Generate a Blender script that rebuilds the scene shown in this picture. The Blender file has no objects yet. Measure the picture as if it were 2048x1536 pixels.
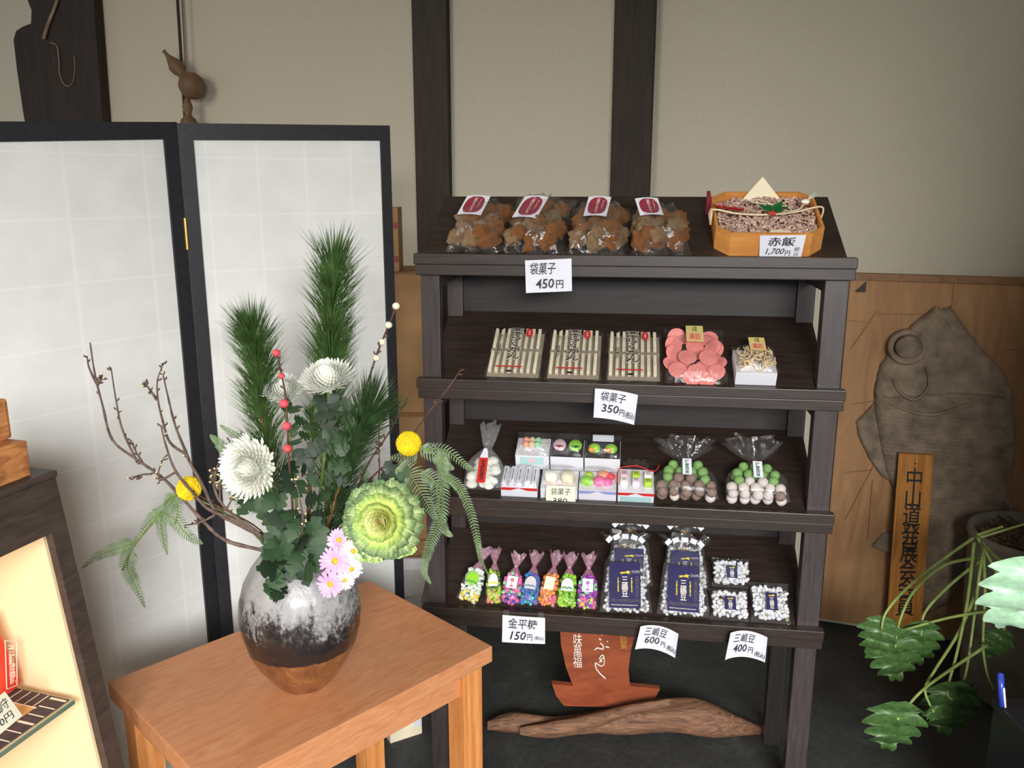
import bpy, bmesh, math, random
from mathutils import Vector, Matrix, noise
from math import sin, cos, pi, radians, atan2, sqrt, tan
V3 = Vector
R = random.Random(7)
sc = bpy.context.scene
COL = sc.collection

# ------------------------------------------------------------------ camera, light, exposure
F = 1695.0; PIT = radians(13.0); EYE = V3((0, 0, 1.5))
cd = bpy.data.cameras.new('camera'); cam = bpy.data.objects.new('camera', cd); COL.objects.link(cam)
cd.sensor_width = 36; cd.lens = F / 2048 * 36; cd.clip_start = .02
cam.location = EYE; cam.rotation_euler = (pi / 2 - PIT, 0, 0); sc.camera = cam
sc.view_settings.view_transform = 'Standard'; sc.view_settings.look = 'None'
sc.view_settings.gamma = 1; sc.view_settings.use_curve_mapping = False
sc.view_settings.exposure = 0.0
w = bpy.data.worlds.new('world'); sc.world = w; w.use_nodes = True
w.node_tree.nodes['Background'].inputs[0].default_value = (.80, .88, 1, 1)
w.node_tree.nodes['Background'].inputs[1].default_value = .42
sc.cycles.transparent_max_bounces = 24
sc.cycles.sample_clamp_indirect = 6


def area(name, loc, target, sx, sy, power, col):
    l = bpy.data.lights.new(name, 'AREA'); l.shape = 'RECTANGLE'; l.size = sx; l.size_y = sy
    l.energy = power; l.color = col
    o = bpy.data.objects.new(name, l); COL.objects.link(o); o.location = loc
    o.rotation_euler = (V3(target) - V3(loc)).to_track_quat('-Z', 'Y').to_euler()
    return o


area('doorway_daylight', (.55, -3.2, 2.75), (0.1, 2.2, 1.0), 2.3, 1.6, 670, (1, .99, .97))
area('side_fill_warm', (-2.6, .6, 2.3), (0, 2.4, 1.2), 1.2, 1.2, 34, (1, .93, .82))  # added warm fill for the left wall, no real window behind it

# ------------------------------------------------------------------ pixel helpers (2048 x 1536 photograph)


def ray(px, py):
    u = (px - 1024) / F; v = -(py - 768) / F
    return V3((u, cos(PIT) + v * sin(PIT), -sin(PIT) + v * cos(PIT)))


def hit(px, py, p0, n):
    d = ray(px, py); n = V3(n)
    return EYE + d * ((V3(p0) - EYE).dot(n) / d.dot(n))


def hz(px, py, z): return hit(px, py, (0, 0, z), (0, 0, 1))
def hy(px, py, y): return hit(px, py, (0, y, 0), (0, 1, 0))


def frame(o, x, y, z):
    m = Matrix.Identity(4)
    for i, a in enumerate((x, y, z)):
        for j in range(3): m[j][i] = a[j]
    for j in range(3): m[j][3] = o[j]
    return m


def look(loc, d, up=(0, 0, 1), s=1.0, sz=None):
    """local +Y along d, local +Z near up"""
    y = V3(d).normalized(); z = V3(up) - y * V3(up).dot(y)
    if z.length < 1e-4: z = y.orthogonal()
    z.normalize(); x = y.cross(z)
    m = frame(V3(loc), x, y, z)
    return m @ Matrix.Diagonal((s, s, (sz or s), 1))


# ------------------------------------------------------------------ materials


def lin(c):
    return tuple(((x / 255) / 12.92 if x / 255 <= .04045 else ((x / 255 + .055) / 1.055) ** 2.4) for x in c) + (1,)


class N:
    def __init__(s, name):
        s.m = bpy.data.materials.new(name); s.m.use_nodes = True; s.t = s.m.node_tree
        s.b = s.t.nodes['Principled BSDF']; s.out = s.t.nodes['Material Output']

    def n(s, typ, **k):
        x = s.t.nodes.new(typ)
        for a, b in k.items(): setattr(x, a, b)
        return x

    def l(s, a, b): s.t.links.new(a, b)

    def coords(s, scale=(1, 1, 1), kind='Object', rot=(0, 0, 0)):
        tc = s.n('ShaderNodeTexCoord'); mp = s.n('ShaderNodeMapping')
        mp.inputs['Scale'].default_value = scale; mp.inputs['Rotation'].default_value = rot
        s.l(tc.outputs[kind], mp.inputs[0]); return mp.outputs[0]

    def noise(s, vec, scale=5, detail=4, rough=.5, dist=0):
        x = s.n('ShaderNodeTexNoise'); x.inputs['Scale'].default_value = scale
        x.inputs['Detail'].default_value = detail; x.inputs['Roughness'].default_value = rough
        x.inputs['Distortion'].default_value = dist
        s.l(vec, x.inputs['Vector']); return x.outputs[0]

    def ramp(s, fac, stops):
        r = s.n('ShaderNodeValToRGB'); e = r.color_ramp.elements
        while len(e) < len(stops): e.new(.5)
        for i, (p, c) in enumerate(stops): e[i].position = p; e[i].color = c if len(c) == 4 else tuple(c) + (1,)
        s.l(fac, r.inputs[0]); return r.outputs[0]

    def mix(s, fac, a, b, mode='MIX'):
        x = s.n('ShaderNodeMix', data_type='RGBA', blend_type=mode)
        for i, v in ((0, fac), (6, a), (7, b)):
            if isinstance(v, (int, float, tuple)): x.inputs[i].default_value = v
            else: s.l(v, x.inputs[i])
        return x.outputs[2]

    def math(s, op, a, b=0, c=0):
        x = s.n('ShaderNodeMath', operation=op)
        for i, v in enumerate((a, b, c)):
            if isinstance(v, (int, float)): x.inputs[i].default_value = v
            else: s.l(v, x.inputs[i])
        return x.outputs[0]

    def sep(s, vec):
        x = s.n('ShaderNodeSeparateXYZ'); s.l(vec, x.inputs[0]); return x.outputs

    def color(s, c):
        if isinstance(c, tuple): s.b.inputs['Base Color'].default_value = c
        else: s.l(c, s.b.inputs['Base Color'])

    def bump(s, h, st=.3, dist=.002):
        b = s.n('ShaderNodeBump'); b.inputs['Strength'].default_value = st; b.inputs['Distance'].default_value = dist
        s.l(h, b.inputs['Height']); s.l(b.outputs[0], s.b.inputs['Normal']); return b

    def rough(s, r): s.b.inputs['Roughness'].default_value = r


def plain(name, c, rough=.6, var=.12, scale=30, bump=.15, sss=0, metal=0, spec=.5, bd=.001):
    k = N(name); v = k.coords(); n = k.noise(v, scale, 4)
    a = lin(c); b = tuple(x * (1 - var * 2) for x in a[:3]) + (1,); d = tuple(min(1, x * (1 + var)) for x in a[:3]) + (1,)
    k.color(k.ramp(n, [(.3, b), (.7, d)])); k.rough(rough)
    if bump: k.bump(n, bump, bd)
    k.b.inputs['Metallic'].default_value = metal; k.b.inputs['Specular IOR Level'].default_value = spec
    if sss: k.b.inputs['Subsurface Weight'].default_value = sss; k.b.inputs['Subsurface Scale'].default_value = .01
    return k.m


def wood(name, c1, c2, stretch=(1, 12, 12), scale=6, rough=.5, bump=.2, dist=1.0, spec=.4, ring=0, rot=(0, 0, 0)):
    k = N(name); v = k.coords(stretch, rot=rot)
    n = k.noise(v, scale, 8, .6, dist)
    col = k.ramp(n, [(.32, lin(c2)), (.62, lin(c1))])
    if ring:
        wv = k.n('ShaderNodeTexWave'); wv.inputs['Scale'].default_value = ring; wv.inputs['Distortion'].default_value = 7
        wv.inputs['Detail'].default_value = 3; wv.inputs['Detail Scale'].default_value = 1.2; k.l(v, wv.inputs[0])
        col = k.mix(.45, col, k.ramp(wv.outputs[1], [(.2, lin(c2)), (.7, lin(c1))]))
    k.color(col); k.rough(rough); k.bump(n, bump, .001); k.b.inputs['Specular IOR Level'].default_value = spec
    return k.m


def film_mat(name, tint=(1, 1, 1), base=.06, gloss=.42, milk=.015, rough=.05, bumps=38, bst=.9, dcol=(.9, .92, .95, 1)):
    k = N(name); t = k.t
    t.nodes.remove(k.b)
    tr = k.n('ShaderNodeBsdfTransparent'); tr.inputs[0].default_value = (*tint, 1)
    gl = k.n('ShaderNodeBsdfGlossy'); gl.inputs['Roughness'].default_value = rough
    df = k.n('ShaderNodeBsdfDiffuse'); df.inputs[0].default_value = dcol
    v = k.coords(); n = k.noise(v, bumps, 3, .6, 1.5)
    b = k.n('ShaderNodeBump'); b.inputs['Strength'].default_value = bst; b.inputs['Distance'].default_value = .004
    k.l(n, b.inputs['Height']); k.l(b.outputs[0], gl.inputs['Normal'])
    lw = k.n('ShaderNodeLayerWeight'); lw.inputs[0].default_value = .35
    fac = k.math('MULTIPLY_ADD', k.math('POWER', lw.outputs['Facing'], 2.0), gloss, base)
    m0 = k.n('ShaderNodeMixShader'); m0.inputs[0].default_value = milk
    k.l(tr.outputs[0], m0.inputs[1]); k.l(df.outputs[0], m0.inputs[2])
    m1 = k.n('ShaderNodeMixShader'); k.l(fac, m1.inputs[0]); k.l(m0.outputs[0], m1.inputs[1]); k.l(gl.outputs[0], m1.inputs[2])
    k.l(m1.outputs[0], k.out.inputs[0]); return k.m


M = {}
M['stand'] = wood('dark_stained_wood', (54, 42, 36), (36, 28, 24), (1.2, 14, 14), 7, .42, .15, spec=.5)
M['standv'] = wood('stained_upright_painted_lit', (66, 58, 58), (50, 43, 43), (14, 14, 1.2), 7, .38, .15, spec=.55)  # stand wood made greyer and lighter, light on the posts put into the colour
M['post'] = wood('smoked_pillar_wood', (50, 38, 28), (30, 23, 17), (9, 9, .9), 5, .65, .4)
M['screenframe'] = wood('black_lacquer_wood', (42, 43, 48), (32, 33, 37), (10, 10, 10), 9, .4, .1, spec=.5)
M['table'] = wood('orange_oak_veneer', (196, 137, 95), (180, 117, 78), (2.2, 13, 9), 5, .42, .1, 2.0, spec=.45)
M['tableleg'] = wood('oak_leg_wood', (214, 146, 84), (182, 112, 58), (12, 12, 1.1), 6, .45, .15, 1.5, ring=1.2)
M['casewood'] = wood('dark_case_wood', (72, 60, 54), (54, 44, 39), (10, 2, 10), 6, .5, .2)
M['block'] = wood('striped_pine_block', (204, 138, 84), (122, 68, 34), (7, 2.2, 14), 2.4, .5, .1, 3.0, ring=2.2)
M['boxwood'] = wood('thin_cedar_wood', (216, 150, 78), (196, 128, 62), (2, 9, 9), 5, .5, .1)
M['board'] = wood('old_board_wood', (176, 134, 92), (152, 110, 74), (5, 5, .8), 4, .7, .2, 1.2)
M['frieze'] = wood('board_frame_wood', (150, 110, 74), (120, 86, 56), (1, 9, 9), 4, .6, .2)
M['fish'] = plain('weathered_carved_wood', (142, 124, 104), .8, .22, 22, .6, bd=.004)
M['plank'] = wood('honey_sign_wood', (206, 140, 62), (160, 98, 38), (11, 11, .8), 5, .6, .2)
M['ink'] = plain('black_ink', (34, 30, 30), .5, .05, 30, 0)
M['greyink'] = plain('grey_marker_ink', (46, 46, 54), .6, .05, 30, 0)
M['whiteink'] = plain('white_paint_ink', (226, 216, 204), .6, .05, 30, 0)
M['goldink'] = plain('gold_ink', (188, 132, 50), .5, .05, 30, 0)
M['yellowink'] = plain('yellow_ink', (228, 208, 40), .5, .05, 30, 0)
M['dullgold'] = plain('dull_gold_ink', (104, 94, 84), .5, .05, 30, 0)
M['redink'] = plain('red_ink', (196, 60, 54), .5, .05, 30, 0)
M['greenink'] = plain('green_ink', (60, 150, 80), .5, .05, 30, 0)
M['greylav'] = plain('lavender_ink', (120, 126, 158), .5, .05, 30, 0)
M['card'] = plain('white_card_paper', (224, 225, 236), .8, .02, 12, .03)
M['creamcard'] = plain('cream_card_paper', (232, 228, 204), .8, .02, 12, .03)
M['red'] = plain('red_paper', (208, 44, 40), .6, .05, 20, .05)
M['maroon'] = plain('maroon_label_print', (150, 46, 68), .6, .15, 120, .05)
M['navy'] = plain('navy_label_print', (34, 30, 82), .45, .08, 60, .05)
M['trayblack'] = plain('black_plastic_tray', (26, 24, 26), .35, .1, 30, .05)
M['whitebox'] = plain('white_paper_box', (226, 226, 234), .5, .03, 14, .04)
M['cardboard'] = plain('brown_cardboard', (158, 122, 82), .85, .08, 12, .1)
M['greybox'] = plain('pale_carton', (200, 198, 200), .7, .05, 10, .05)
M['karinto'] = plain('fried_sugar_snack', (224, 148, 88), .5, .42, 90, 1.0, sss=.1, bd=.007)
M['karinto2'] = plain('pale_sugar_snack', (232, 184, 138), .5, .36, 100, 1.0, sss=.1, bd=.007)
M['rice'] = plain('red_bean_rice', (208, 174, 158), .5, .34, 90, .5, sss=.1)
M['backboard'] = wood('back_board_painted_shade', (44, 38, 37), (32, 27, 26), (1.2, 14, 14), 7, .5, .1)  # stand wood made darker, shade at the shelf backs put into the colour
M['film'] = film_mat('clear_film')
M['film2'] = film_mat('crisp_clear_film', base=.06, gloss=.45, milk=.02, bumps=45)
M['filmpink'] = film_mat('pink_printed_film', (.93, .7, .82), base=.09, gloss=.6, milk=.26, bumps=90, dcol=(.75, .42, .55, 1))
M['filmmilk'] = film_mat('milky_crinkled_film', base=.09, gloss=.5, milk=.10, bumps=70)
M['glass'] = film_mat('shelf_glass', (.9, .96, .93), base=.06, gloss=.5, milk=.02, bst=0)
M['vasegreen'] = plain('glass_edge', (98, 118, 104), .2, .05, 10, 0)
M['needle'] = plain('pine_needle', (84, 118, 60), .5, .35, 40, 0)
M['needle2'] = plain('dark_pine_needle', (60, 90, 50), .5, .35, 40, 0)
M['pinestem'] = plain('pine_bark', (120, 86, 46), .8, .3, 60, .5)
M['bark'] = plain('grey_brown_bark', (108, 90, 80), .8, .3, 90, .6)
M['redbark'] = plain('dark_red_bark', (92, 56, 46), .7, .3, 90, .5)
M['petal'] = plain('white_petal', (244, 244, 234), .5, .02, 30, 0, sss=.25)
M['yellow'] = plain('yellow_petal', (244, 206, 20), .5, .12, 60, 0, sss=.1)
M['pink'] = plain('pink_petal', (232, 178, 220), .5, .10, 30, 0, sss=.1)
M['palepink'] = plain('pale_pink_petal', (244, 222, 238), .5, .05, 30, 0, sss=.1)
M['disc'] = plain('flower_disc', (218, 178, 30), .6, .2, 300, .3)
M['mumleaf'] = plain('dark_green_leaf', (34, 54, 36), .5, .3, 60, .3)
M['mumleaf2'] = plain('mid_green_leaf', (56, 82, 52), .5, .25, 60, .3)
M['greenstem'] = plain('green_stem', (104, 128, 60), .5, .2, 40, .1)
M['fern'] = plain('fern_green', (104, 126, 88), .55, .25, 40, .1)
M['mochired'] = plain('coral_rice_ball', (226, 84, 92), .5, .06, 50, .2, sss=.1)
M['mochiwhite'] = plain('ivory_rice_ball', (238, 230, 200), .5, .04, 50, .2, sss=.1)
M['bud'] = plain('pale_bud', (214, 204, 150), .4, .1, 60, 0)
M['darkbud'] = plain('brown_bud', (92, 72, 62), .6, .2, 60, 0)
M['pot'] = plain('grey_stone_pot', (128, 120, 106), .85, .12, 18, .3)
M['soil'] = plain('dry_moss_soil', (120, 98, 70), .9, .45, 70, .9, bd=.01)
M['philo'] = plain('philodendron_leaf', (72, 104, 54), .4, .22, 14, .2)
M['philopale'] = plain('leaf_painted_lit', (172, 212, 178), .4, .1, 12, .15)  # same plant's leaf, strong light on it put into the paler colour
M['philostem'] = plain('philodendron_stem', (140, 160, 84), .45, .15, 30, .1)
M['blackplastic'] = plain('black_plastic', (28, 28, 32), .35, .1, 10, .05)
M['penblue'] = plain('blue_pen_plastic', (44, 66, 170), .25, .05, 10, 0)
M['brass'] = plain('brass_metal', (190, 150, 80), .35, .05, 10, 0, metal=.9)
M['gourd'] = plain('dried_gourd_skin', (112, 84, 56), .6, .15, 14, .15)
M['rope'] = plain('straw_rope', (120, 92, 58), .9, .2, 60, .3)
M['driftwood'] = wood('driftwood_grain', (138, 98, 72), (66, 48, 40), (2.2, 16, 16), 4, .75, .8, 2.5)
M['redsign'] = wood('red_lacquer_board', (150, 76, 46), (122, 60, 36), (3, 3, 8), 3, .4, .1)
M['bagred'] = plain('vermilion_cloth', (228, 66, 44), .8, .05, 80, .1)
M['casecream'] = plain('cream_case_lining', (232, 202, 160), .8, .02, 6, .02)
M['matdark'] = plain('dark_woven_mat', (72, 56, 58), .9, .15, 120, .3)
M['matochre'] = plain('ochre_woven_mat', (206, 164, 104), .9, .08, 60, .2)
M['matcream'] = plain('cream_thread', (228, 208, 180), .9, .03, 60, .1)
M['cream'] = plain('cream_paper', (238, 226, 196), .7, .02, 8, .03)
M['straw'] = plain('ivory_cord', (232, 214, 178), .7, .05, 40, .1)
M['redorn'] = plain('red_fringe', (176, 34, 32), .7, .2, 80, .3)
M['holly'] = plain('holly_green', (30, 104, 54), .35, .15, 40, .1)
M['berry'] = plain('red_berry', (206, 50, 40), .3, .05, 20, 0)
M['stick'] = plain('powdery_sweet_stick', (226, 216, 190), .7, .05, 60, .1)
M['stickbox'] = plain('warm_grey_tray', (150, 138, 122), .6, .08, 20, .05)
M['pinkchip'] = plain('pink_rice_cracker', (232, 140, 134), .6, .07, 60, .2)
M['noodle'] = plain('dried_shell_snack', (222, 196, 158), .6, .14, 40, .1, sss=.1)
M['snow'] = plain('sugar_coated_ball', (222, 212, 208), .7, .18, 200, .3)
M['snowbrown'] = plain('dusted_brown_ball', (150, 124, 112), .7, .4, 160, .3)
M['snowgreen'] = plain('green_tea_ball', (130, 176, 96), .7, .16, 140, .3)
M['bean'] = plain('sugared_bean', (218, 218, 222), .4, .05, 60, .1)
M['beangreen'] = plain('grey_green_bean', (140, 146, 116), .4, .05, 60, .1)
for nm, c in dict(kwhite=(232, 240, 228), kgreen=(146, 208, 60), klime=(180, 214, 70), kpink=(238, 110, 170), kblue=(60, 130, 190),
                  kteal=(60, 180, 180), korange=(246, 150, 50), kpurple=(170, 60, 180), kyellow=(240, 220, 80), kviolet=(110, 90, 190),
                  kdark=(100, 130, 50), kred=(238, 80, 90), klilac=(208, 150, 210), kmint=(150, 214, 170), kpeach=(240, 160, 130)).items():
    M[nm] = plain('sugar_' + nm[1:], c, .35, .06, 80, 0, sss=.15)
M['teal'] = plain('pale_teal_print', (176, 214, 214), .5, .1, 20, 0)
M['palerose'] = plain('pale_rose_print', (228, 196, 204), .5, .1, 20, 0)
M['lav'] = plain('lavender_print', (150, 152, 212), .5, .05, 20, 0)
M['goldtag'] = plain('gold_label_paper', (226, 208, 130), .5, .05, 20, .05)
M['orangepale'] = plain('pale_orange_paper', (238, 190, 140), .5, .05, 20, .05)
M['grate'] = plain('bracket_iron', (40, 34, 30), .6, .1, 20, .1)

# plaster wall
k = N('ochre_plaster'); v = k.coords(); n = k.noise(v, 260, 3, .7); n2 = k.noise(v, 1.2, 3)
c = k.ramp(n, [(.30, lin((180, 173, 155))), (.5, lin((192, 185, 168))), (.75, lin((198, 191, 174)))])
c = k.mix(k.ramp(n2, [(.3, (0, 0, 0)), (.7, (.25, .25, .25))]), c, lin((182, 172, 148)))
k.color(c); k.rough(.9); k.bump(n, .25, .002); M['plaster'] = k.m
# concrete floor
k = N('dark_concrete'); v = k.coords(); n = k.noise(v, 9, 8, .7, .4); n2 = k.noise(v, 60, 4, .7)
c = k.ramp(n, [(.32, lin((30, 32, 32))), (.55, lin((48, 50, 50))), (.75, lin((78, 80, 78)))])
c = k.mix(.4, c, k.ramp(n2, [(.3, lin((32, 34, 33))), (.7, lin((70, 72, 70)))]))
k.color(c); k.rough(.7); k.bump(n2, .3, .003); M['floor'] = k.m
# screen paper: fine woven sheet, faint pasted seams in pale lines
k = N('washi_paper'); v = k.coords(); s = k.sep(v); n = k.noise(v, 14, 5); n2 = k.noise(v, 3, 2)


def seam(o, per, wid, off=0.0):
    a = k.math('FRACT', k.math('ADD', k.math('DIVIDE', o, per), off))
    d = k.math('ABSOLUTE', k.math('SUBTRACT', a, .5))
    return k.math('LESS_THAN', d, wid / per / 2)


ln = k.math('MAXIMUM', seam(s[0], .098, .0045), seam(s[2], .128, .0045, .25))
c = k.ramp(n, [(.3, lin((232, 233, 230))), (.7, lin((240, 241, 238)))])
c = k.mix(k.math('MULTIPLY', ln, .38), c, lin((250, 251, 250)))
k.color(c); k.rough(.85); k.b.inputs['Transmission Weight'].default_value = 0; M['washi'] = k.m
# vase glaze: grey-white ash glaze running down over black, bare brown clay foot
k = N('ash_glaze'); v = k.coords(); s = k.sep(v)
ang = k.coords((16, 16, 7)); drip = k.noise(ang, 2.2, 6, .7, .6); fine = k.noise(k.coords(), 130, 5, .8); big = k.noise(k.coords((7, 7, 2.5)), 2.2, 4, .6)
h = k.math('ADD', s[2], k.math('MULTIPLY', k.math('SUBTRACT', drip, .5), .26))
h = k.math('ADD', h, k.math('MULTIPLY', k.math('SUBTRACT', fine, .5), .16))
h = k.math('ADD', h, k.math('MULTIPLY', k.math('SUBTRACT', big, .5), .05))
up = k.ramp(h, [(.12, lin((34, 29, 29))), (.15, lin((60, 54, 54))), (.175, lin((132, 130, 130))), (.21, lin((160, 158, 158)))])
cl = k.ramp(drip, [(.3, lin((92, 56, 36))), (.55, lin((128, 82, 48))), (.7, lin((154, 106, 60)))])
hb = k.math('ADD', s[2], k.math('MULTIPLY', k.math('SUBTRACT', fine, .5), .014))
f = k.math('GREATER_THAN', hb, .084)
k.color(k.mix(f, cl, up)); k.rough(.24); k.bump(drip, .5, .004)
k.b.inputs['Coat Weight'].default_value = .4; k.b.inputs['Coat Roughness'].default_value = .12; M['glaze'] = k.m
# ornamental kale leaves (colour of the leaf itself runs from cream ribs to green margin)
def kale_mat(name, inner, outer, amt):
    k = N(name); tc = k.n('ShaderNodeTexCoord'); s = k.sep(tc.outputs['Object']); n = k.noise(tc.outputs['Object'], 60, 4, .6, 1)
    r = k.math('ADD', s[1], k.math('MULTIPLY', k.math('SUBTRACT', n, .5), .8 * amt))
    k.color(k.ramp(r, [(.42 + (.22 if amt > 1 else .1), lin(inner)), (.92, lin(outer))])); k.rough(.45); k.b.inputs['Subsurface Weight'].default_value = .1
    k.b.inputs['Subsurface Scale'].default_value = .005
    k.bump(n, .3, .002); return k.m


M['kalein'] = kale_mat('kale_heart_leaf', (222, 222, 112), (240, 242, 178), .3)
M['kalemid'] = kale_mat('kale_middle_leaf', (226, 234, 140), (150, 184, 104), 1.2)
M['kaleout'] = kale_mat('kale_outer_leaf', (212, 226, 160), (66, 104, 64), 2.0)
M['kalecore'] = plain('kale_pink_core', (222, 180, 120), .5, .1, 60, 0)

# ------------------------------------------------------------------ mesh builder


def ico(sub):
    b = bmesh.new(); bmesh.ops.create_icosphere(b, subdivisions=sub, radius=1)
    vs = [v.co.copy() for v in b.verts]; fs = [tuple(x.index for x in f.verts) for f in b.faces]; b.free(); return vs, fs


ICO = {i: ico(i) for i in (1, 2, 3)}


class MB:
    def __init__(s): s.v = []; s.f = []; s.mi = []

    def raw(s, vs, fs, m=None, mi=0):
        o = len(s.v)
        s.v += [(m @ V3(v)) if m is not None else V3(v) for v in vs]
        s.f += [tuple(i + o for i in f) for f in fs]; s.mi += [mi] * len(fs); return s

    def box(s, x0, x1, y0, y1, z0, z1, m=None, mi=0, ch=0):
        if ch:
            b = bmesh.new(); bmesh.ops.create_cube(b, size=1)
            bmesh.ops.scale(b, vec=(x1 - x0, y1 - y0, z1 - z0), verts=b.verts)
            bmesh.ops.translate(b, vec=((x0 + x1) / 2, (y0 + y1) / 2, (z0 + z1) / 2), verts=b.verts)
            bmesh.ops.bevel(b, geom=b.edges[:], offset=ch, segments=2, affect='EDGES', profile=.6)
            vs = [v.co.copy() for v in b.verts]; fs = [tuple(q.index for q in f.verts) for f in b.faces]; b.free()
            return s.raw(vs, fs, m, mi)
        vs = [(x, y, z) for x in (x0, x1) for y in (y0, y1) for z in (z0, z1)]
        fs = [(0, 1, 3, 2), (4, 6, 7, 5), (0, 4, 5, 1), (2, 3, 7, 6), (0, 2, 6, 4), (1, 5, 7, 3)]
        return s.raw(vs, fs, m, mi)

    def tube(s, pts, rad, seg=6, mi=0, cap=True, m=None):
        pts = [V3(p) for p in pts]
        if len(pts) < 2: return s
        rr = rad if isinstance(rad, (list, tuple)) else [rad] * len(pts)
        if len(rr) == 2 and len(pts) != 2: rr = [rr[0] + (rr[1] - rr[0]) * i / (len(pts) - 1) for i in range(len(pts))]
        vs = []; n = None
        for i, p in enumerate(pts):
            d = (pts[min(i + 1, len(pts) - 1)] - pts[max(i - 1, 0)]).normalized()
            if n is None: n = d.orthogonal().normalized()
            n = (n - d * n.dot(d)); n = n.normalized() if n.length > 1e-6 else d.orthogonal().normalized()
            b = d.cross(n)
            for j in range(seg):
                a = 2 * pi * j / seg; vs.append(p + (n * cos(a) + b * sin(a)) * rr[i])
        fs = [(i * seg + j, i * seg + (j + 1) % seg, (i + 1) * seg + (j + 1) % seg, (i + 1) * seg + j) for i in range(len(pts) - 1) for j in range(seg)]
        if cap: fs += [tuple(range(seg))[::-1], tuple(range((len(pts) - 1) * seg, len(pts) * seg))]
        return s.raw(vs, fs, m, mi)

    def lathe(s, prof, seg=32, m=None, mi=0, mod=None, cap=False):
        vs = []
        for i, (r, z) in enumerate(prof):
            for j in range(seg):
                a = 2 * pi * j / seg; q = r * (1 + (mod(a, z) if mod else 0)); vs.append((q * cos(a), q * sin(a), z))
        fs = [(i * seg + j, i * seg + (j + 1) % seg, (i + 1) * seg + (j + 1) % seg, (i + 1) * seg + j) for i in range(len(prof) - 1) for j in range(seg)]
        if cap: fs += [tuple(range(seg))[::-1], tuple(range((len(prof) - 1) * seg, len(prof) * seg))]
        return s.raw(vs, fs, m, mi)

    def prism(s, poly, t0, t1, m=None, mi=0):
        """poly in local XY, extruded along Z"""
        n = len(poly)
        vs = [(x, y, t0) for x, y in poly] + [(x, y, t1) for x, y in poly]
        fs = [tuple(range(n))[::-1], tuple(range(n, 2 * n))] + [(i, (i + 1) % n, n + (i + 1) % n, n + i) for i in range(n)]
        return s.raw(vs, fs, m, mi)

    def grid(s, fn, nu, nv, m=None, mi=0):
        vs = [fn(i / nu, j / nv) for j in range(nv + 1) for i in range(nu + 1)]
        fs = [(j * (nu + 1) + i, j * (nu + 1) + i + 1, (j + 1) * (nu + 1) + i + 1, (j + 1) * (nu + 1) + i) for j in range(nv) for i in range(nu)]
        return s.raw(vs, fs, m, mi)

    def ball(s, c, r, sub=2, m=None, mi=0, jit=0, sq=(1, 1, 1)):
        vs, fs = ICO[sub]
        vv = [V3(c) + V3((v.x * sq[0], v.y * sq[1], v.z * sq[2])) * r * (1 + (R.uniform(-jit, jit) if jit else 0)) for v in vs]
        return s.raw(vv, fs, m, mi)

    def mesh(s, name, mats, smooth=False):
        me = bpy.data.meshes.new(name); me.from_pydata([tuple(v) for v in s.v], [], s.f)
        for m in (mats if isinstance(mats, (list, tuple)) else [mats]): me.materials.append(m)
        if any(s.mi): me.polygons.foreach_set('material_index', s.mi)
        if smooth: me.polygons.foreach_set('use_smooth', [True] * len(s.f))
        me.update(); return me


WM = {}


def tag(o, label=None, cat=None, group=None, kind=None):
    if label: o['label'] = label
    if cat: o['category'] = cat
    if group: o['group'] = group
    if kind: o['kind'] = kind
    return o


def thing(name, m, label, cat, group=None):
    """an Empty at the thing's base, its parts are children in its own coordinates"""
    o = bpy.data.objects.new(name, None); COL.objects.link(o); o.empty_display_size = .03
    if not isinstance(m, Matrix): m = Matrix.Translation(V3(m))
    o.matrix_world = m; WM[o.name] = m.copy(); return tag(o, label, cat, group)


def link(name, me, parent=None, m=None, world=False, kind=None, label=None):
    """m: matrix of the part; local to the parent unless world"""
    o = bpy.data.objects.new(name, me); COL.objects.link(o)
    m = m if m is not None else Matrix.Identity(4)
    if parent is not None:
        o.parent = parent
        if world: WM[o.name] = m.copy(); o.matrix_local = WM[parent.name].inverted() @ m
        else: WM[o.name] = WM[parent.name] @ m; o.matrix_local = m
    else: o.matrix_world = m; WM[o.name] = m.copy()
    return tag(o, label, None, None, kind)


def part(name, mb, mat, parent, smooth=False, world=False, kind=None, label=None):
    """world: the builder holds world coordinates"""
    if world:
        inv = WM[parent.name].inverted(); mb.v = [inv @ v for v in mb.v]
    return link(name, mb.mesh(name, mat, smooth), parent, None, False, kind, label)


def struct(name, mb, mat, parent=None, smooth=False):
    o = link(name, mb.mesh(name, mat, smooth), parent); o['kind'] = 'structure'; return o


# ------------------------------------------------------------------ lettering as thin mesh on a surface
FC = bpy.data.curves.new('lettering_curve', 'FONT'); FO = bpy.data.objects.new('lettering_source', FC); COL.objects.link(FO)


def glyphs(body, bold=0.0, vertical=False, shear=0.0, resu=2):
    FC.body = '\n'.join(body) if vertical else body
    FC.align_x = 'CENTER' if vertical else 'LEFT'; FC.space_line = .82 if vertical else 1.0
    FC.offset = bold; FC.shear = shear; FC.resolution_u = resu; FC.extrude = 0
    bpy.context.view_layer.update()
    ev = FO.evaluated_get(bpy.context.evaluated_depsgraph_get()); me = ev.to_mesh()
    vs = [(v.co.x, v.co.y) for v in me.vertices]; fs = [tuple(p.vertices) for p in me.polygons]
    ev.to_mesh_clear(); return vs, fs


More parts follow.
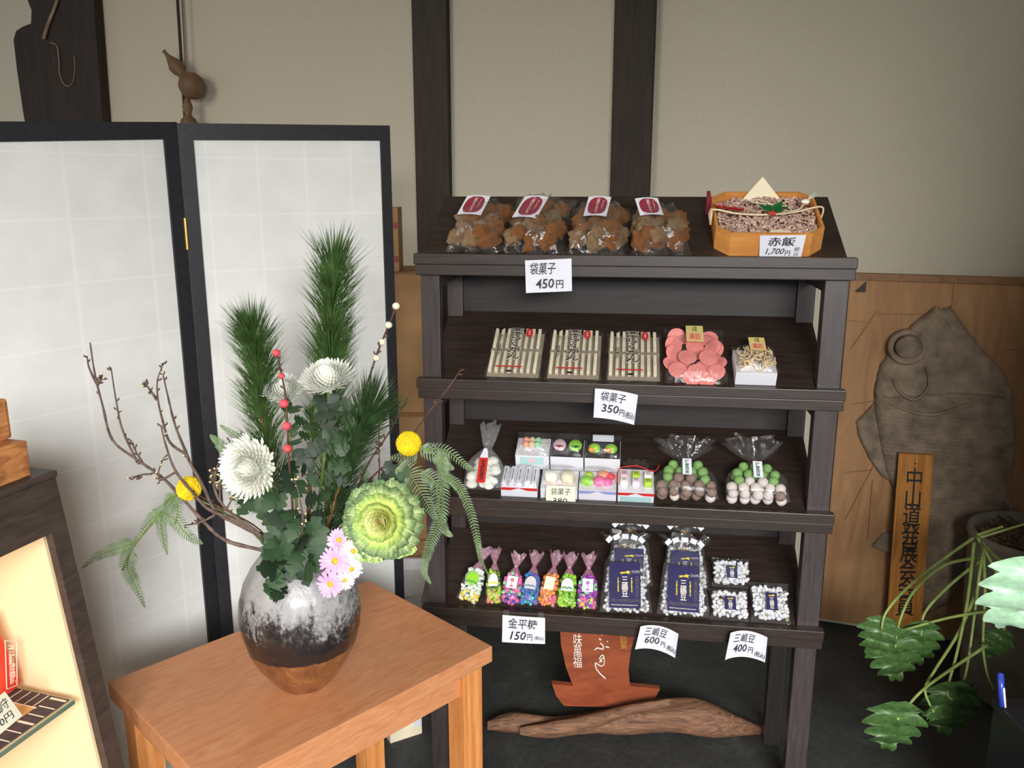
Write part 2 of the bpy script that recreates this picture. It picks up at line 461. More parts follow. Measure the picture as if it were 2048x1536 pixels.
def write(surf, body, box, mat, parent, bold=.0, vertical=False, shear=0.0, lift=.0006, name='lettering', wob=0.0, keep=False):
    """surf(u,v)->world point; fit the text in box (u0,v0,u1,v1)"""
    vs, fs = glyphs(body, bold, vertical, shear)
    if not vs: return
    xs = [a for a, b in vs]; ys = [b for a, b in vs]; x0, x1, y0, y1 = min(xs), max(xs), min(ys), max(ys)
    u0, v0, u1, v1 = box; c = surf(.5, .5)
    nrm = (surf(.55, .5) - c).cross(surf(.5, .55) - c).normalized()
    out = []
    for a, b in vs:
        s = (a - x0) / max(1e-6, x1 - x0); t = (b - y0) / max(1e-6, y1 - y0)
        if wob: s += wob * sin(7 * t + 3 * s); t += wob * sin(9 * s + 1)
        out.append(surf(u0 + (u1 - u0) * s, v0 + (v1 - v0) * t) + nrm * lift)
    mb = MB(); mb.raw(out, fs); return part(name, mb, mat, parent, world=True)


def quad(a, b, c, d, bow=0.0, bn=None):
    """a bottom-left, b bottom-right, c top-right, d top-left"""
    a, b, c, d = map(V3, (a, b, c, d)); bn = V3(bn) if bn is not None else (b - a).cross(d - a).normalized()
    def f(u, v):
        return a * (1 - u) * (1 - v) + b * u * (1 - v) + c * u * v + d * (1 - u) * v + bn * (bow * (1 - (2 * u - 1) ** 2))
    return f


def sheet(surf, th=.0004, nu=8, nv=3, mb=None, mi=0):
    mb = mb or MB(); c = surf(.5, .5); n = (surf(.55, .5) - c).cross(surf(.5, .55) - c).normalized()
    mb.grid(lambda u, v: surf(u, v), nu, nv, mi=mi); mb.grid(lambda u, v: surf(1 - u, v) - n * th, nu, nv, mi=mi); return mb


def localquad(m, x0, y0, x1, y1, z, bow=0):
    return quad(m @ V3((x0, y0, z)), m @ V3((x1, y0, z)), m @ V3((x1, y1, z)), m @ V3((x0, y1, z)), bow)


# ================================================================== SETTING
b = MB(); b.box(-4, 3.2, -3, 5, -.06, 0); struct('floor', b, M['floor'])
W0 = hz(1700, 1250, 0); wx = V3((.9455, -.3256, 0)); wn = V3((-.3256, -.9455, 0))   # wn points into the room
WF = frame(V3((W0.x, W0.y, 0)), wx, -wn, V3((0, 0, 1)))


def wallp(px, py, off=0.0): return hit(px, py, W0 + wn * off, wn)
def wallx(px, py, off=0.0): return (WF.inverted() @ wallp(px, py, off))


b = MB(); b.box(-4.2, 2.2, 0, .12, 0, 2.9, WF); struct('wall_back', b, M['plaster'])
for i, (a0, a1) in enumerate(((822, 892), (1229, 1311))):
    x0 = wallx(a0, 0, .03).x; x1 = wallx(a1, 0, .03).x; b = MB(); b.box(x0, x1, -.03, .01, 0, 2.9, WF, ch=.004)
    struct('trim_%d' % (i + 1), b, M['post'])
b = MB(); b.box(-4, 3.2, -1.4, 4.9, 2.9, 2.95); struct('ceiling', b, M['plaster'])
b = MB(); b.box(-4, 3.2, -1.4, -1.3, 2.12, 2.9); b.box(-4, -1.7, -1.4, -1.3, 0, 2.12); b.box(2.0, 3.2, -1.4, -1.3, 0, 2.12); struct('wall_front', b, M['plaster'])
b = MB(); b.box(1.10, 2.6, .5, 1.28, 0, 2.9); struct('light_blocker_right', b, M['plaster'])  # unseen block added to keep daylight off the right wall and fish

# ================================================================== DISPLAY STAND
ex = V3((.9914, -.1309, 0)); ey = V3((.1309, .9914, 0)); ez = V3((0, 0, 1))
_d = ray(1268, 514); O3 = EYE + _d * (1.9 / _d.y); O0 = V3((O3.x, O3.y, 0))
SF = frame(O0, ex, ey, ez)
SI = SF.inverted()
ZF = [1.352, 1.062, .771, .478]; RISE = .128; DEP = .235; TH = atan2(RISE, DEP)


def fp(px, py, y=0.0): return hit(px, py, SF @ V3((0, y, 0)), ey)          # world point on a plane parallel to the stand's front


def shM(kk, x, extra=0.0, t=0.0, yaw=0.0, y0=.004):
    a = TH + extra; m = SF @ frame(V3((x, y0, ZF[kk] + .001)), V3((1, 0, 0)), V3((0, cos(a), sin(a))), V3((0, -sin(a), cos(a))))
    return m @ Matrix.Translation((0, t, 0)) @ Matrix.Rotation(yaw, 4, 'Z')


def shp(kk, px, py, extra=0.0, y0=.004, z=0.0):
    m = shM(kk, 0, extra, y0=y0) @ Matrix.Translation((0, 0, z)); q = m.inverted() @ hit(px, py, m.translation, m.col[2].to_3d()); return q.x, q.y


stand = thing('display_stand', SF, 'dark brown wooden display stand with four sloping shelves of sweets', 'shelf')
XL, XR = -.497, .468
for kk, z in enumerate(ZF):
    top = kk == 0; xl, xr = (-.475, .456) if top else (-.468, .44)
    sl = Matrix(((1, 0, 0, 0), (0, cos(TH), 0, 0), (0, sin(TH), 1, z - .016), (0, 0, 0, 1)))
    m4 = frame(V3((0, 0, z)), V3((1, 0, 0)), V3((0, cos(TH), sin(TH))), V3((0, -sin(TH), cos(TH))))
    L = DEP / cos(TH)
    if top: poly = [(xl, 0), (xr, 0), (xr, L), (xl, L)]
    else: poly = [(-.442, 0), (.412, 0), (.412, .042), (xr, .042), (xr, L), (xl, L), (xl, .042), (-.442, .042)]
    b = MB(); b.prism(poly, -.016, 0, m4); part('shelf_board', b, M['stand'], stand)
    b = MB(); b.box(XL, XR + .004, -.026, -.001, z - .020, z + .004, ch=.002); part('shelf_nosing', b, M['stand'], stand)
    b = MB(); b.box(XL + .002, XR + .003, -.020, -.001, z - .045, z - .0205, ch=.002); part('shelf_apron', b, M['stand'], stand)
    if kk > 0:
        b = MB(); b.box(-.43, .40, DEP + .001, DEP + .016, z + RISE - .04, z + RISE + .115); part('back_board', b, M['backboard'], stand)
    for s in (-1, 1):
        xx = (.418, .434) if s > 0 else (-.462, -.446)
        b = MB(); b.box(xx[0], xx[1], .036, .214, z - .075, z - .048); part('side_rail', b, M['standv'], stand)
for x0, x1 in ((-.487, -.443), (.414, .464)):
    b = MB(); b.box(x0, x1, .0, .036, 0, 1.33, ch=.0015); part('front_post', b, M['standv'], stand)
for x0, x1, h in ((-.470, -.430, 1.455), (.400, .442, 1.455)):
    b = MB(); b.box(x0, x1, .2155 + .0, .252, 0, h, ch=.0015)
    part('rear_post', b, M['standv'], stand)

# ------------------------------------------------------------------ price cards
def price_card(corners, lines, label, bow, off=.032, tapes=(), mat='card'):
    """corners px: bottom-left, bottom-right, top-right, top-left"""
    P = [fp(x, y, -off) for x, y in corners]; t = thing('price_card', (P[0] + P[1]) / 2, label, 'price card')
    sf = quad(*P, bow=bow, bn=-ey); part('card_sheet', sheet(sf, .0006, 10, 2), M[mat], t, world=True)
    for body, box, bold, sh in lines: write(sf, body, box, M['greyink'] if mat == 'card' else M['ink'], t, bold + .004, shear=sh, wob=.012, lift=.0016)
    for (a, bb) in tapes:
        q = [P[3].lerp(P[2], a), P[3].lerp(P[2], bb)]; up = V3((0, 0, .014))
        part('tape', sheet(quad(q[0], q[1], q[1] + up, q[0] + up), .0002, 1, 1), M['film2'], t, world=True)
    return t


price_card([(1052, 586), (1144, 582), (1143, 517), (1050, 521)],
           [('袋菓子', (.10, .55, .66, .92), .003, .12), ('450', (.22, .12, .62, .42), .012, .1), ('円', (.66, .10, .82, .36), .012, .0)],
           'white card priced 450 taped under the bags of brown snacks', .002)
price_card([(1187, 835), (1268, 850), (1276, 790), (1190, 777)],
           [('袋菓子', (.14, .60, .74, .92), .003, .12), ('350', (.18, .22, .60, .50), .014, .1), ('円', (.62, .18, .74, .40), .012, 0), ('(税込)', (.76, .12, .98, .38), .006, .1)],
           'curved white card priced 350 on the second shelf edge', -.012, off=.044)
price_card([(1004, 1284), (1090, 1288), (1090, 1236), (1005, 1230)],
           [('金平糖', (.14, .54, .82, .92), .003, .1), ('150', (.18, .12, .56, .44), .012, .25), ('円', (.59, .12, .71, .36), .010, 0), ('(税込)', (.75, .12, .98, .30), .004, .1)],
           'white card priced 150 below the little candy bags', .001, tapes=((.02, .16), (.84, .98)))
price_card([(1270, 1299), (1350, 1316), (1357, 1268), (1281, 1253)],
           [('三嶋豆', (.14, .58, .74, .94), .003, .15), ('600', (.20, .24, .58, .54), .014, .1), ('円', (.62, .20, .73, .42), .010, 0), ('(税込)', (.77, .12, .99, .38), .006, .1)],
           'curved white card priced 600 below the tall navy-labelled bags', -.020, off=.052)
price_card([(1450, 1320), (1530, 1325), (1535, 1275), (1461, 1266)],
           [('三嶋豆', (.14, .58, .72, .92), .003, .15), ('400', (.18, .20, .54, .50), .016, .1), ('円', (.58, .18, .70, .42), .010, 0), ('(税込)', (.74, .08, .98, .32), .006, .1)],
           'curved white card priced 400 below the small bean bags', -.020, off=.052)

# ------------------------------------------------------------------ film shapes (local: x width, y up the slope, z out)
def pillow(mb, W, L, T, nu=26, nv=26, crink=.004, seed=0, top=.12, base=.0):
    def prof(u, v):
        a = abs(2 * u - 1); e = max(0, 1 - a ** 4)
        vv = min(1, v / (1 - top)); g = max(0, 1 - abs(2 * vv - 1) ** 4) if v < 1 - top else 0
        return e * g
    def f(sg):
        def q(u, v):
            uu = u if sg > 0 else 1 - u
            p = V3(((uu - .5) * W * (1 - .06 * sin(pi * v)), v * L, 0)); h = prof(uu, v)
            nz = noise.noise(V3((uu * 9 + seed, v * 9, sg))) * crink + noise.noise(V3((uu * 22, v * 22 + seed, sg * 2))) * crink * .5
            z = (T * h if sg > 0 else 0) + nz * (1 if sg > 0 else .2) + (.0015 if sg > 0 else 0)
            return (p.x + nz * .6, p.y + nz * .5, base + max(.0003 if sg < 0 else .001, z + (.003 if sg > 0 else .001)))
        return q
    mb.grid(f(1), nu, nv); mb.grid(f(-1), nu, nv); return mb


def tied(mb, W, D, L, neck=.78, flare=.45, seg=40, rows=26, seed=0, crink=.003, sidew=None, mi_top=None, neckr=.006, open_w=None, taper=0.0):
    """bag standing along +y, flat-ish bottom, gathered neck, ruffled mouth"""
    ow = open_w or W * flare
    vs = []
    for j in range(rows + 1):
        t = j / rows; y = t * L
        if t < neck:
            q = t / neck; wv = W / 2 * (1 if q < .45 else (1 - ((q - .45) / .55) ** 1.7 * (1 - neckr * 2 / W))); dv = D / 2 * (min(1, q * 6 + .35)) * (1 if q < .4 else (1 - ((q - .4) / .6) ** 1.3 * (1 - neckr * 2 / D)))
            pl = max(0, (q - .4)) * .10
            if taper:
                wv = W / 2 * (1 - taper * q); e_ = max(0, (q - .72) / .28); wv = wv * (1 - e_ ** 2.2) + neckr * e_ ** 2.2
        else:
            q = (t - neck) / (1 - neck); wv = neckr + (ow - neckr) * q ** .8; dv = neckr + (ow * .35) * q; pl = .16
        for i in range(seg):
            a = 2 * pi * i / seg; ca, sa = cos(a), sin(a); e = .75
            x = wv * math.copysign(abs(ca) ** e, ca); z = dv * math.copysign(abs(sa) ** e, sa)
            r = 1 + pl * sin(a * 11 + seed) + noise.noise(V3((ca * 2 + seed, sa * 2, t * 7))) * crink * 12
            yy = y + ((.04 * L * sin(a * 5 + seed) + .03 * L * noise.noise(V3((ca * 3, sa * 3, seed)))) * ((t - neck) / (1 - neck)) if t > neck else 0)
            vs.append((x * r, yy, z * r + D / 2 + .001))
    fs = []; mis = []
    for j in range(rows):
        for i in range(seg):
            fs.append((j * seg + i, j * seg + (i + 1) % seg, (j + 1) * seg + (i + 1) % seg, (j + 1) * seg + i))
            mis.append(mi_top if (mi_top is not None and j / rows > neck * .78) else 0)
    o = len(mb.v); mb.v += [V3(v) for v in vs]; mb.f += [tuple(a + o for a in f) for f in fs]; mb.mi += mis
    return mb


def lump_mesh(seed, sub=3, amp=.22, fr=2.6):
    vs, fs = ICO[sub]; out = []
    for v in vs:
        n = noise.noise(v * fr + V3((seed * 3.1, 0, 0))) * amp + noise.noise(v * fr * 3 + V3((0, seed, 0))) * amp * .45 + noise.noise(v * fr * 8) * amp * .15
        out.append(V3((v.x, v.y * .82, v.z * .78)) * (1 + n))
    return out, fs


LUMPS = []
for i in range(5):
    mb = MB(); mb.raw(*lump_mesh(i, 3, .55, 1.9)); LUMPS.append(mb.mesh('snack_piece', M['karinto' if i % 2 == 0 else 'karinto2'], True))

# ------------------------------------------------------------------ shelf 1: four bags of fried snacks
def snack_bag(px, py, topy, W, yaw, lab, seed, labbox, T=.052, Lx=None):
    x, t = shp(0, px, py); _, tt = shp(0, px, topy, z=.03); L = Lx or (tt - t)
    m = shM(0, x, .0, t + .004, yaw)
    o = thing('snack_bag', m, lab, 'bag', 'bags of brown fried snacks on the top shelf')
    rr = random.Random(seed); cols = 3
    for r_ in range(4):
        for c_ in range(cols):
            fx = (c_ + .5 + (.2 if r_ % 2 else -.15)) / cols - .5
            X = fx * W * .80 + rr.uniform(-.004, .004); Y = .026 + r_ * (L * .78 - .04) / 3.4 + rr.uniform(-.004, .004)
            s = rr.uniform(.022, .027)
            mm = Matrix.Translation((X, Y, .021 + rr.uniform(0, .008))) @ Matrix.Rotation(rr.uniform(0, 6), 4, V3((rr.random(), rr.random(), 1)).normalized()) @ Matrix.Scale(s, 4)
            link('snack_piece', LUMPS[rr.randrange(5)], o, mm)
    for q in range(4):
        mm = Matrix.Translation((rr.uniform(-.3, .3) * W, rr.uniform(.06, .6) * L, .044)) @ Matrix.Rotation(rr.uniform(0, 6), 4, 'X') @ Matrix.Scale(.021, 4)
        link('snack_piece', LUMPS[rr.randrange(5)], o, mm)
    part('clear_bag', pillow(MB(), W, L, T + .014, crink=.009, seed=seed, top=.16), M['film'], o, True)
    x0, y0, x1, y1, sk = labbox
    # label tied by its pixel corners, standing just above the film
    zl = T + .019
    sf = quad(*[m @ V3(p) for p in ((x0, y0, zl - .012), (x1, y0, zl - .012), (x1 + sk, y1, zl), (x0 + sk, y1, zl))], bow=.003)
    lb = part('label', sheet(sf, .0005, 8, 4), M['card'], o, world=True, label='white label with a maroon brush patch')
    pts = []; NB = 36
    for i in range(NB):
        a = 2 * pi * i / NB; r = 1 + .05 * noise.noise(V3((cos(a) * 3, sin(a) * 3, seed)))
        cu, sv = math.copysign(abs(cos(a)) ** .72, cos(a)), math.copysign(abs(sin(a)) ** .72, sin(a))
        pts.append((.5 + .40 * cu * r, .5 + .43 * sv * r))
    c = sf(.5, .5); nr = (sf(.55, .5) - c).cross(sf(.5, .55) - c).normalized()
    mb = MB(); mb.raw([sf(.5, .5) + nr * .0005] + [sf(u, v) + nr * .0005 for u, v in pts], [(0, i + 1, (i + 1) % NB + 1) for i in range(NB)])
    part('print_patch', mb, M['maroon'], lb, world=True)
    write(sf, '小黒かりんとう', (.42, .14, .58, .90), M['whiteink'], lb, .01, True, lift=.001)
    write(sf, 'さくさく', (.68, .34, .76, .80), M['whiteink'], lb, 0, True, lift=.001)


snack_bag(948, 510, 395, .135, -.05, 'bag of brown snacks, first from the left end of the top shelf', 3, (-.050, .072, .006, .138, .012))
snack_bag(1062, 514, 380, .150, -.06, 'largest snack bag with tall empty film, second from left on top shelf', 5, (-.052, .066, .004, .142, .018))
snack_bag(1192, 516, 398, .140, -.02, 'bag of brown snacks, third from left on the top shelf', 8, (-.034, .076, .018, .142, .008))
snack_bag(1322, 516, 408, .132, .05, 'bag of brown snacks nearest the wooden rice box', 11, (-.044, .080, .008, .135, -.010))

# ------------------------------------------------------------------ shelf 1: wooden box of red-bean rice
def chamfer(w2, l0, l1, c): return [(-w2 + c, l0), (w2 - c, l0), (w2, l0 + c), (w2, l1 - c), (w2 - c, l1), (-w2 + c, l1), (-w2, l1 - c), (-w2, l0 + c)]


xb, tb = shp(0, 1537, 516); HB = .056
mbx = shM(0, xb, -.06, tb + .006)
o = thing('rice_box', mbx, 'shallow octagonal cedar box filled with reddish rice on the top shelf', 'box')
OUT = chamfer(.115, 0, .205, .030); INN = chamfer(.1095, .0055, .1995, .028)
mb = MB(); n8 = 8
vs = [(x, y, 0) for x, y in OUT] + [(x, y, HB) for x, y in OUT] + [(x, y, HB) for x, y in INN] + [(x, y, .004) for x, y in INN]
fs = []
for i in range(8):
    j = (i + 1) % 8; fs += [(i, j, 8 + j, 8 + i), (8 + i, 8 + j, 16 + j, 16 + i), (16 + i, 16 + j, 24 + j, 24 + i)]
fs += [tuple(range(8))[::-1], tuple(range(24, 32))]; mb.raw(vs, fs); part('box_wall', mb, M['boxwood'], o)
mb = MB(); mb.prism(chamfer(.109, .006, .199, .028), .005, .036)
for i in range(1500):
    x, y = R.uniform(-.105, .105), R.uniform(.01, .195)
    if abs(x) + abs(y - .1025) > .105 + .095 - .028: continue
    hgt = .037 + .010 * (noise.noise(V3((x * 30, y * 30, 0))) + .5) + R.uniform(0, .004)
    mb.raw(ICO[1][0], ICO[1][1], Matrix.Translation((x, y, hgt)) @ Matrix.Rotation(R.uniform(0, 3), 4, 'Z') @ Matrix.Rotation(R.uniform(-.8, .8), 4, 'X') @ Matrix.Diagonal((.0052, .0026, .0028, 1)))
part('rice', mb, M['rice'], o, True, kind='stuff')
# folded cream paper: tall triangle at the back, small flap at the front
mb = MB(); mb.prism([(-.052, 0), (.052, 0), (0, .062)], 0, .0008, frame(V3((.0, .182, .036)), V3((1, 0, 0)), V3((0, .45, .89)), V3((0, -.89, .45))))
part('paper_liner', mb, M['cream'], o)
mb = MB(); mb.prism([(-.005, 0), (.045, 0), (.04, .016), (.002, .015)], 0, .0008, Matrix.Translation((0, .008, .052))); part('paper_liner', mb, M['cream'], o)
CT = HB + .006
def cpath(p, r, nm, mat): mb = MB(); mb.tube(p, r, 6); return part(nm, mb, mat, o, True)
def sm(pts, n=5):
    pts = [V3(p) for p in pts]; out = []
    for i in range(len(pts) - 1):
        p0, p1, p2, p3 = pts[max(i - 1, 0)], pts[i], pts[i + 1], pts[min(i + 2, len(pts) - 1)]
        for j in range(n):
            t = j / n; out.append(.5 * ((2 * p1) + (p2 - p0) * t + (2 * p0 - 5 * p1 + 4 * p2 - p3) * t * t + (3 * p1 - p0 - 3 * p2 + p3) * t ** 3))
    out.append(pts[-1]); return out


band = sm([(-.122, .096, .035), (-.119, .1, CT), (-.06, .088, CT - .004), (0, .086, CT - .005), (.06, .095, CT - .003), (.121, .116, CT), (.124, .114, .035)])
cpath(band, .0022, 'tie_cord', M['straw'])
cpath(sm([(-.02, .09, CT), (.012, .11, CT + .006), (-.015, .13, CT + .01), (-.03, .122, CT + .008), (.02, .115, CT + .006), (.05, .128, CT + .008), (.012, .104, CT + .004)]), .0013, 'bow_cord', M['straw'])
cpath(sm([(.03, .1, CT), (.06, .088, CT + .004), (.082, .112, CT + .008), (.1, .145, CT + .016)]), .0013, 'bow_cord', M['straw'])
mb = MB(); mb.ball((.086, .123, CT + .009), .009, 2, sq=(1.1, .8, .6), jit=.1)
for i in range(9): mb.tube([(.09, .127, CT + .01), (.118 + R.uniform(-.01, .008), .15 + R.uniform(-.014, .01), CT + .018 + R.uniform(-.006, .008))], .0005, 4)
part('white_tassel', mb, M['petal'], o, True)
mb = MB()
for i in range(150):
    u = R.random(); c0 = V3((-.112 + .058 * u, .118 - .018 * u, CT - .002)); d = V3((R.uniform(-1, 1), R.uniform(-1, 1), R.uniform(0, 1.2))) * .008
    mb.tube([c0, c0 + d], [.0013, .0003], 4)
mb.ball((-.052, .1, CT), .004, 1)
part('red_fringe', mb, M['redorn'], o, kind='stuff')
mb0 = MB()
for ang, ln_ in ((2.7, .036), (2.1, .026), (.9, .04), (.1, .034), (-.5, .026)):
    mm = Matrix.Translation((.012, .088, CT + .003)) @ Matrix.Rotation(ang, 4, 'Z') @ Matrix.Rotation(-.25, 4, 'Y')
    pts = []
    for i in range(13):
        t = i / 12; wv = .0085 * sin(pi * t ** .8) * (1 + .35 * (1 if i % 3 == 0 else -.4)); pts.append((t * ln_, wv))
    poly = pts + [(x, -y) for x, y in reversed(pts[1:-1])]
    mb = MB(); mb.prism(poly, 0, .0008, mm); part('holly_leaf', mb, M['holly'], o)
for dx, dy in ((0, 0), (.007, -.002), (.004, .004)):
    mb = MB(); mb.ball((.006 + dx, .076 + dy, CT + .004), .0042, 2); part('holly_berry', mb, M['berry'], o, True)
mb = MB(); mb.box(-.123, -.1185, .088, .104, .030, CT + .001); part('tie_cord', mb, M['straw'], o)
# price card leaning on the box
P = [mbx @ V3(p) for p in ((-.020, -.006, .003), (.068, -.006, .003), (.072, -.0015, .054), (-.024, -.0015, .052))]
t = thing('price_card', P[0], 'white card priced 1700 leaning on the cedar rice box', 'price card')
sf = quad(*P); part('card_sheet', sheet(sf, .0006), M['card'], t, world=True)
for body, bx, bo, sh in (('赤飯', (.18, .50, .80, .92), .014, .1), ('1,700', (.14, .08, .58, .40), .008, .3), ('円', (.60, .06, .72, .30), .008, 0), ('税', (.80, .26, .92, .46), .004, .1), ('込', (.80, .06, .92, .24), .004, .1)):
    write(sf, body, bx, M['greyink'], t, bo, shear=sh)
mb = MB(); mb.box(-.124, -.116, .175, .205, .0, HB + .002); pk = part('card_backing', mb, M['maroon'], o)

# ------------------------------------------------------------------ shelf 2: three trays of sweet sticks
def stick_pack(px0, px1, py, topy, lab, seed):
    x0, t0 = shp(1, px0, py); x1, _ = shp(1, px1, py); _, tt = shp(1, (px0 + px1) / 2, topy); W = x1 - x0; L = tt - t0
    m = shM(1, (x0 + x1) / 2, 0, max(.001, t0)); o = thing('sweet_stick_pack', m, lab, 'packet', 'packs of white sweet sticks on the second shelf')
    mb = MB(); mb.box(-W / 2 + .006, W / 2 - .006, .006, L - .012, .001, .004); part('tray', mb, M['stickbox'], o)
    mb = MB(); mb.box(-W / 2 + .006, W / 2 - .006, L * .49, L * .55, .004, .011); part('tray_rib', mb, M['stickbox'], o)
    for r_ in range(2):
        for c_ in range(8):
            X = -W / 2 + .013 + c_ * (W - .024) / 7.4; Y0 = .016 + r_ * (L * .49); Ln = L * .40
            mb = MB(); mb.box(-.0042, .0036, 0, Ln, 0, .010, ch=.0015) if (r_ == 0 and c_ == 0) else None
            if r_ == 0 and c_ == 0: me = mb.mesh('sweet_stick', M['stick'])
            link('sweet_stick', me, o, Matrix.Translation((X, Y0, .004)))
    part('clear_wrap', pillow(MB(), W, L, .015, crink=.0022, seed=seed, top=.04), M['film2'], o, True)
    sf = localquad(m, -W / 2, 0, W / 2, L, .0205)
    # white halo then black brush characters
    write(sf, '栗らくがん', (.345, .255, .605, .935), M['whiteink'], o, .022, True, lift=.0, wob=.01)
    write(sf, '栗らくがん', (.36, .265, .59, .925), M['ink'], o, .0, True, lift=.0008, wob=.01)
    write(sf, 'かくし味付き', (.17, .34, .235, .80), M['ink'], o, 0, True, lift=.0006)
    mb = MB(); q = [sf(.70 + .06 * cos(a) * 1.0, .84 + .085 * max(-1, min(1, 1.2 * sin(a)))) for a in [2 * pi * i / 16 for i in range(16)]]
    mb.raw(q, [tuple(range(16))]); s_ = part('red_seal', mb, M['red'], o, world=True)
    write(sf, '銘菓', (.68, .79, .72, .89), M['palerose'], s_, 0, True, lift=.0006)
    mb = MB(); mb.raw([sf(.17 + .05 * cos(a), .93 + .035 * sin(a)) for a in [2 * pi * i / 12 for i in range(12)]], [tuple(range(12))]); part('print_mark', mb, M['ink'], o, world=True)
    mb = MB(); sheet(quad(sf(.2, .115), sf(.66, .115), sf(.66, .14), sf(.2, .14)), .0002, 2, 1, mb); part('red_print_line', mb, M['redink'], o, world=True)
    mb = MB(); sheet(quad(sf(.40, .02), sf(.49, .02), sf(.49, .055), sf(.40, .055)), .0002, 1, 1, mb); part('print_mark', mb, M['ink'], o, world=True)


stick_pack(966, 1082, 762, 668, 'pack of white sweet sticks, leftmost of three on second shelf', 1)
stick_pack(1088, 1203, 765, 671, 'pack of white sweet sticks between two others like it', 2)
stick_pack(1209, 1325, 768, 674, 'pack of white sweet sticks next to the pink crackers', 3)

# pink round crackers in a clear bag
x0, t0 = shp(1, 1330, 771); x1, _ = shp(1, 1458, 774); _, tt = shp(1, 1400, 665); W = x1 - x0; L = tt - t0
m = shM(1, (x0 + x1) / 2, 0, max(.001, t0)); o = thing('cracker_bag', m, 'clear bag of round pink crackers on the second shelf', 'bag')
mb = MB(); mb.lathe([(0.0001, 0), (.018, 0), (.0192, .0012), (.018, .0024), (.0001, .0024)], 20); chip = mb.mesh('pink_cracker', M['pinkchip'], False)
rr = random.Random(4)
for (cx, cy, cz, rx, ry) in [(-.042, .034, .012, .25, .1), (0, .028, .015, .2, -.1), (.043, .03, .012, .25, -.3), (-.02, .075, .018, .1, .1), (.028, .072, .02, .2, .1), (-.05, .09, .016, .5, .5),
                             (-.05, .125, .014, .7, .4), (.04, .11, .02, .2, -.6), (.046, .108, .016, .2, -.7), (.05, .105, .012, .2, -.8), (.034, .150, .014, .3, -.1), (-.04, .152, .01, 1.0, .1), (-.042, .158, .012, 1.1, .1),
                             (.0, .12, .012, .3, .2), (-.005, .15, .012, .3, .1), (.02, .05, .008, .1, .1), (-.03, .05, .007, 0, .1), (.0, .1, .008, 0, 0), (-.012, .014, .008, .3, .2), (.022, .012, .007, .2, 0), (-.055, .06, .008, .1, .3), (.05, .07, .007, 0, -.2)]:
    if cy > L - .02: continue
    link('pink_cracker', chip, o, Matrix.Translation((cx, cy, cz)) @ Matrix.Rotation(rx, 4, 'X') @ Matrix.Rotation(ry, 4, 'Y') @ Matrix.Scale(1.16, 4))
part('clear_bag', pillow(MB(), W, L, .034, crink=.004, seed=21, top=.16), M['film2'], o, True)
def gold_tag(o, m, x0, y0, x1, y1, z, nm='gold_label'):
    sf = localquad(m, x0, y0, x1, y1, z); lb = part(nm, sheet(sf, .0004, 1, 1), M['goldtag'], o, world=True, label='small gold label')
    s2 = localquad(m, x0 + .003, y0 + .002, x1 - .003, y0 + (y1 - y0) * .56, z + .0006); p = part('printed_frame', sheet(s2, .0002, 1, 1), M['orangepale'], lb, world=True)
    write(s2, '御菓子司', (.08, .15, .92, .85), M['redink'], p, 0, lift=.0006) if False else write(s2, '菓匠', (.12, .15, .88, .85), M['redink'], lb, 0, lift=.0006)
    write(sf, '小花', (.35, .62, .65, .94), M['ink'], lb, .01, False, lift=.0006)
gold_tag(o, m, -.022, .105, .018, .165, .042)

# box of pale curled snack
x0, t0 = shp(1, 1470, 775); x1, _ = shp(1, 1552, 776); W = x1 - x0
_, tt = shp(1, 1510, 697, z=.04); L = min(.14, tt - t0)
m = shM(1, (x0 + x1) / 2, -.1, .004); o = thing('curl_snack_box', m, 'white box of pale curled snacks at the right of the second shelf', 'box')
mb = MB(); mb.box(-W / 2, W / 2, 0, L, 0, .034, ch=.001); part('paper_box', mb, M['whitebox'], o)
mb = MB()
for i in range(70):
    cx, cy, cz = R.uniform(-W / 2 + .012, W / 2 - .012), R.uniform(.012, L - .012), .036 + R.uniform(0, .012)
    r = R.uniform(.006, .010); a0 = R.uniform(0, 6); ax = Matrix.Rotation(R.uniform(0, 6), 3, V3((R.random(), R.random(), R.random())).normalized())
    p = [V3((cx, cy, cz)) + ax @ V3((r * cos(a0 + q * .6), r * sin(a0 + q * .6), q * .0012)) for q in range(9)]
    mb.tube(p, [.003 * (1 - abs(q - 4) / 6) for q in range(9)], 5)
part('curled_snacks', mb, M['noodle'], o, True, kind='stuff')
part('clear_wrap', pillow(MB(), W + .006, L + .008, .024, crink=.002, seed=9, top=.02, base=.034), M['film2'], o, True)
gold_tag(o, m, -.012, .05, .024, .104, .063)

# ------------------------------------------------------------------ shelf 3
def sweet_box(kk, px0, px1, py, t_off, H, Ld, lab, group=None, body='whitebox', extra=-.12, name='sweet_box'):
    x0, _ = shp(kk, px0, py); x1, _ = shp(kk, px1, py); W = x1 - x0
    m = shM(kk, (x0 + x1) / 2, extra, t_off); o = thing(name, m, lab, 'box', group)
    mb = MB(); mb.box(-W / 2, W / 2, 0, Ld, 0, H, ch=.0008); part('paper_box', mb, M[body], o); return o, m, W


def notch_band(o, W, H, mat):
    """coloured band with a V notch round the top of the front face"""
    mb = MB(); fr = frame(V3((0, -.0008, H)), V3((1, 0, 0)), V3((0, 0, 1)), V3((0, -1, 0)))
    mb.prism([(-W / 2, 0), (-W / 2, -.008), (-W * .22, -.008), (0, -.0005), (W * .22, -.008), (W / 2, -.008), (W / 2, 0)], 0, .0006, fr)
    part('coloured_band', mb, mat, o)


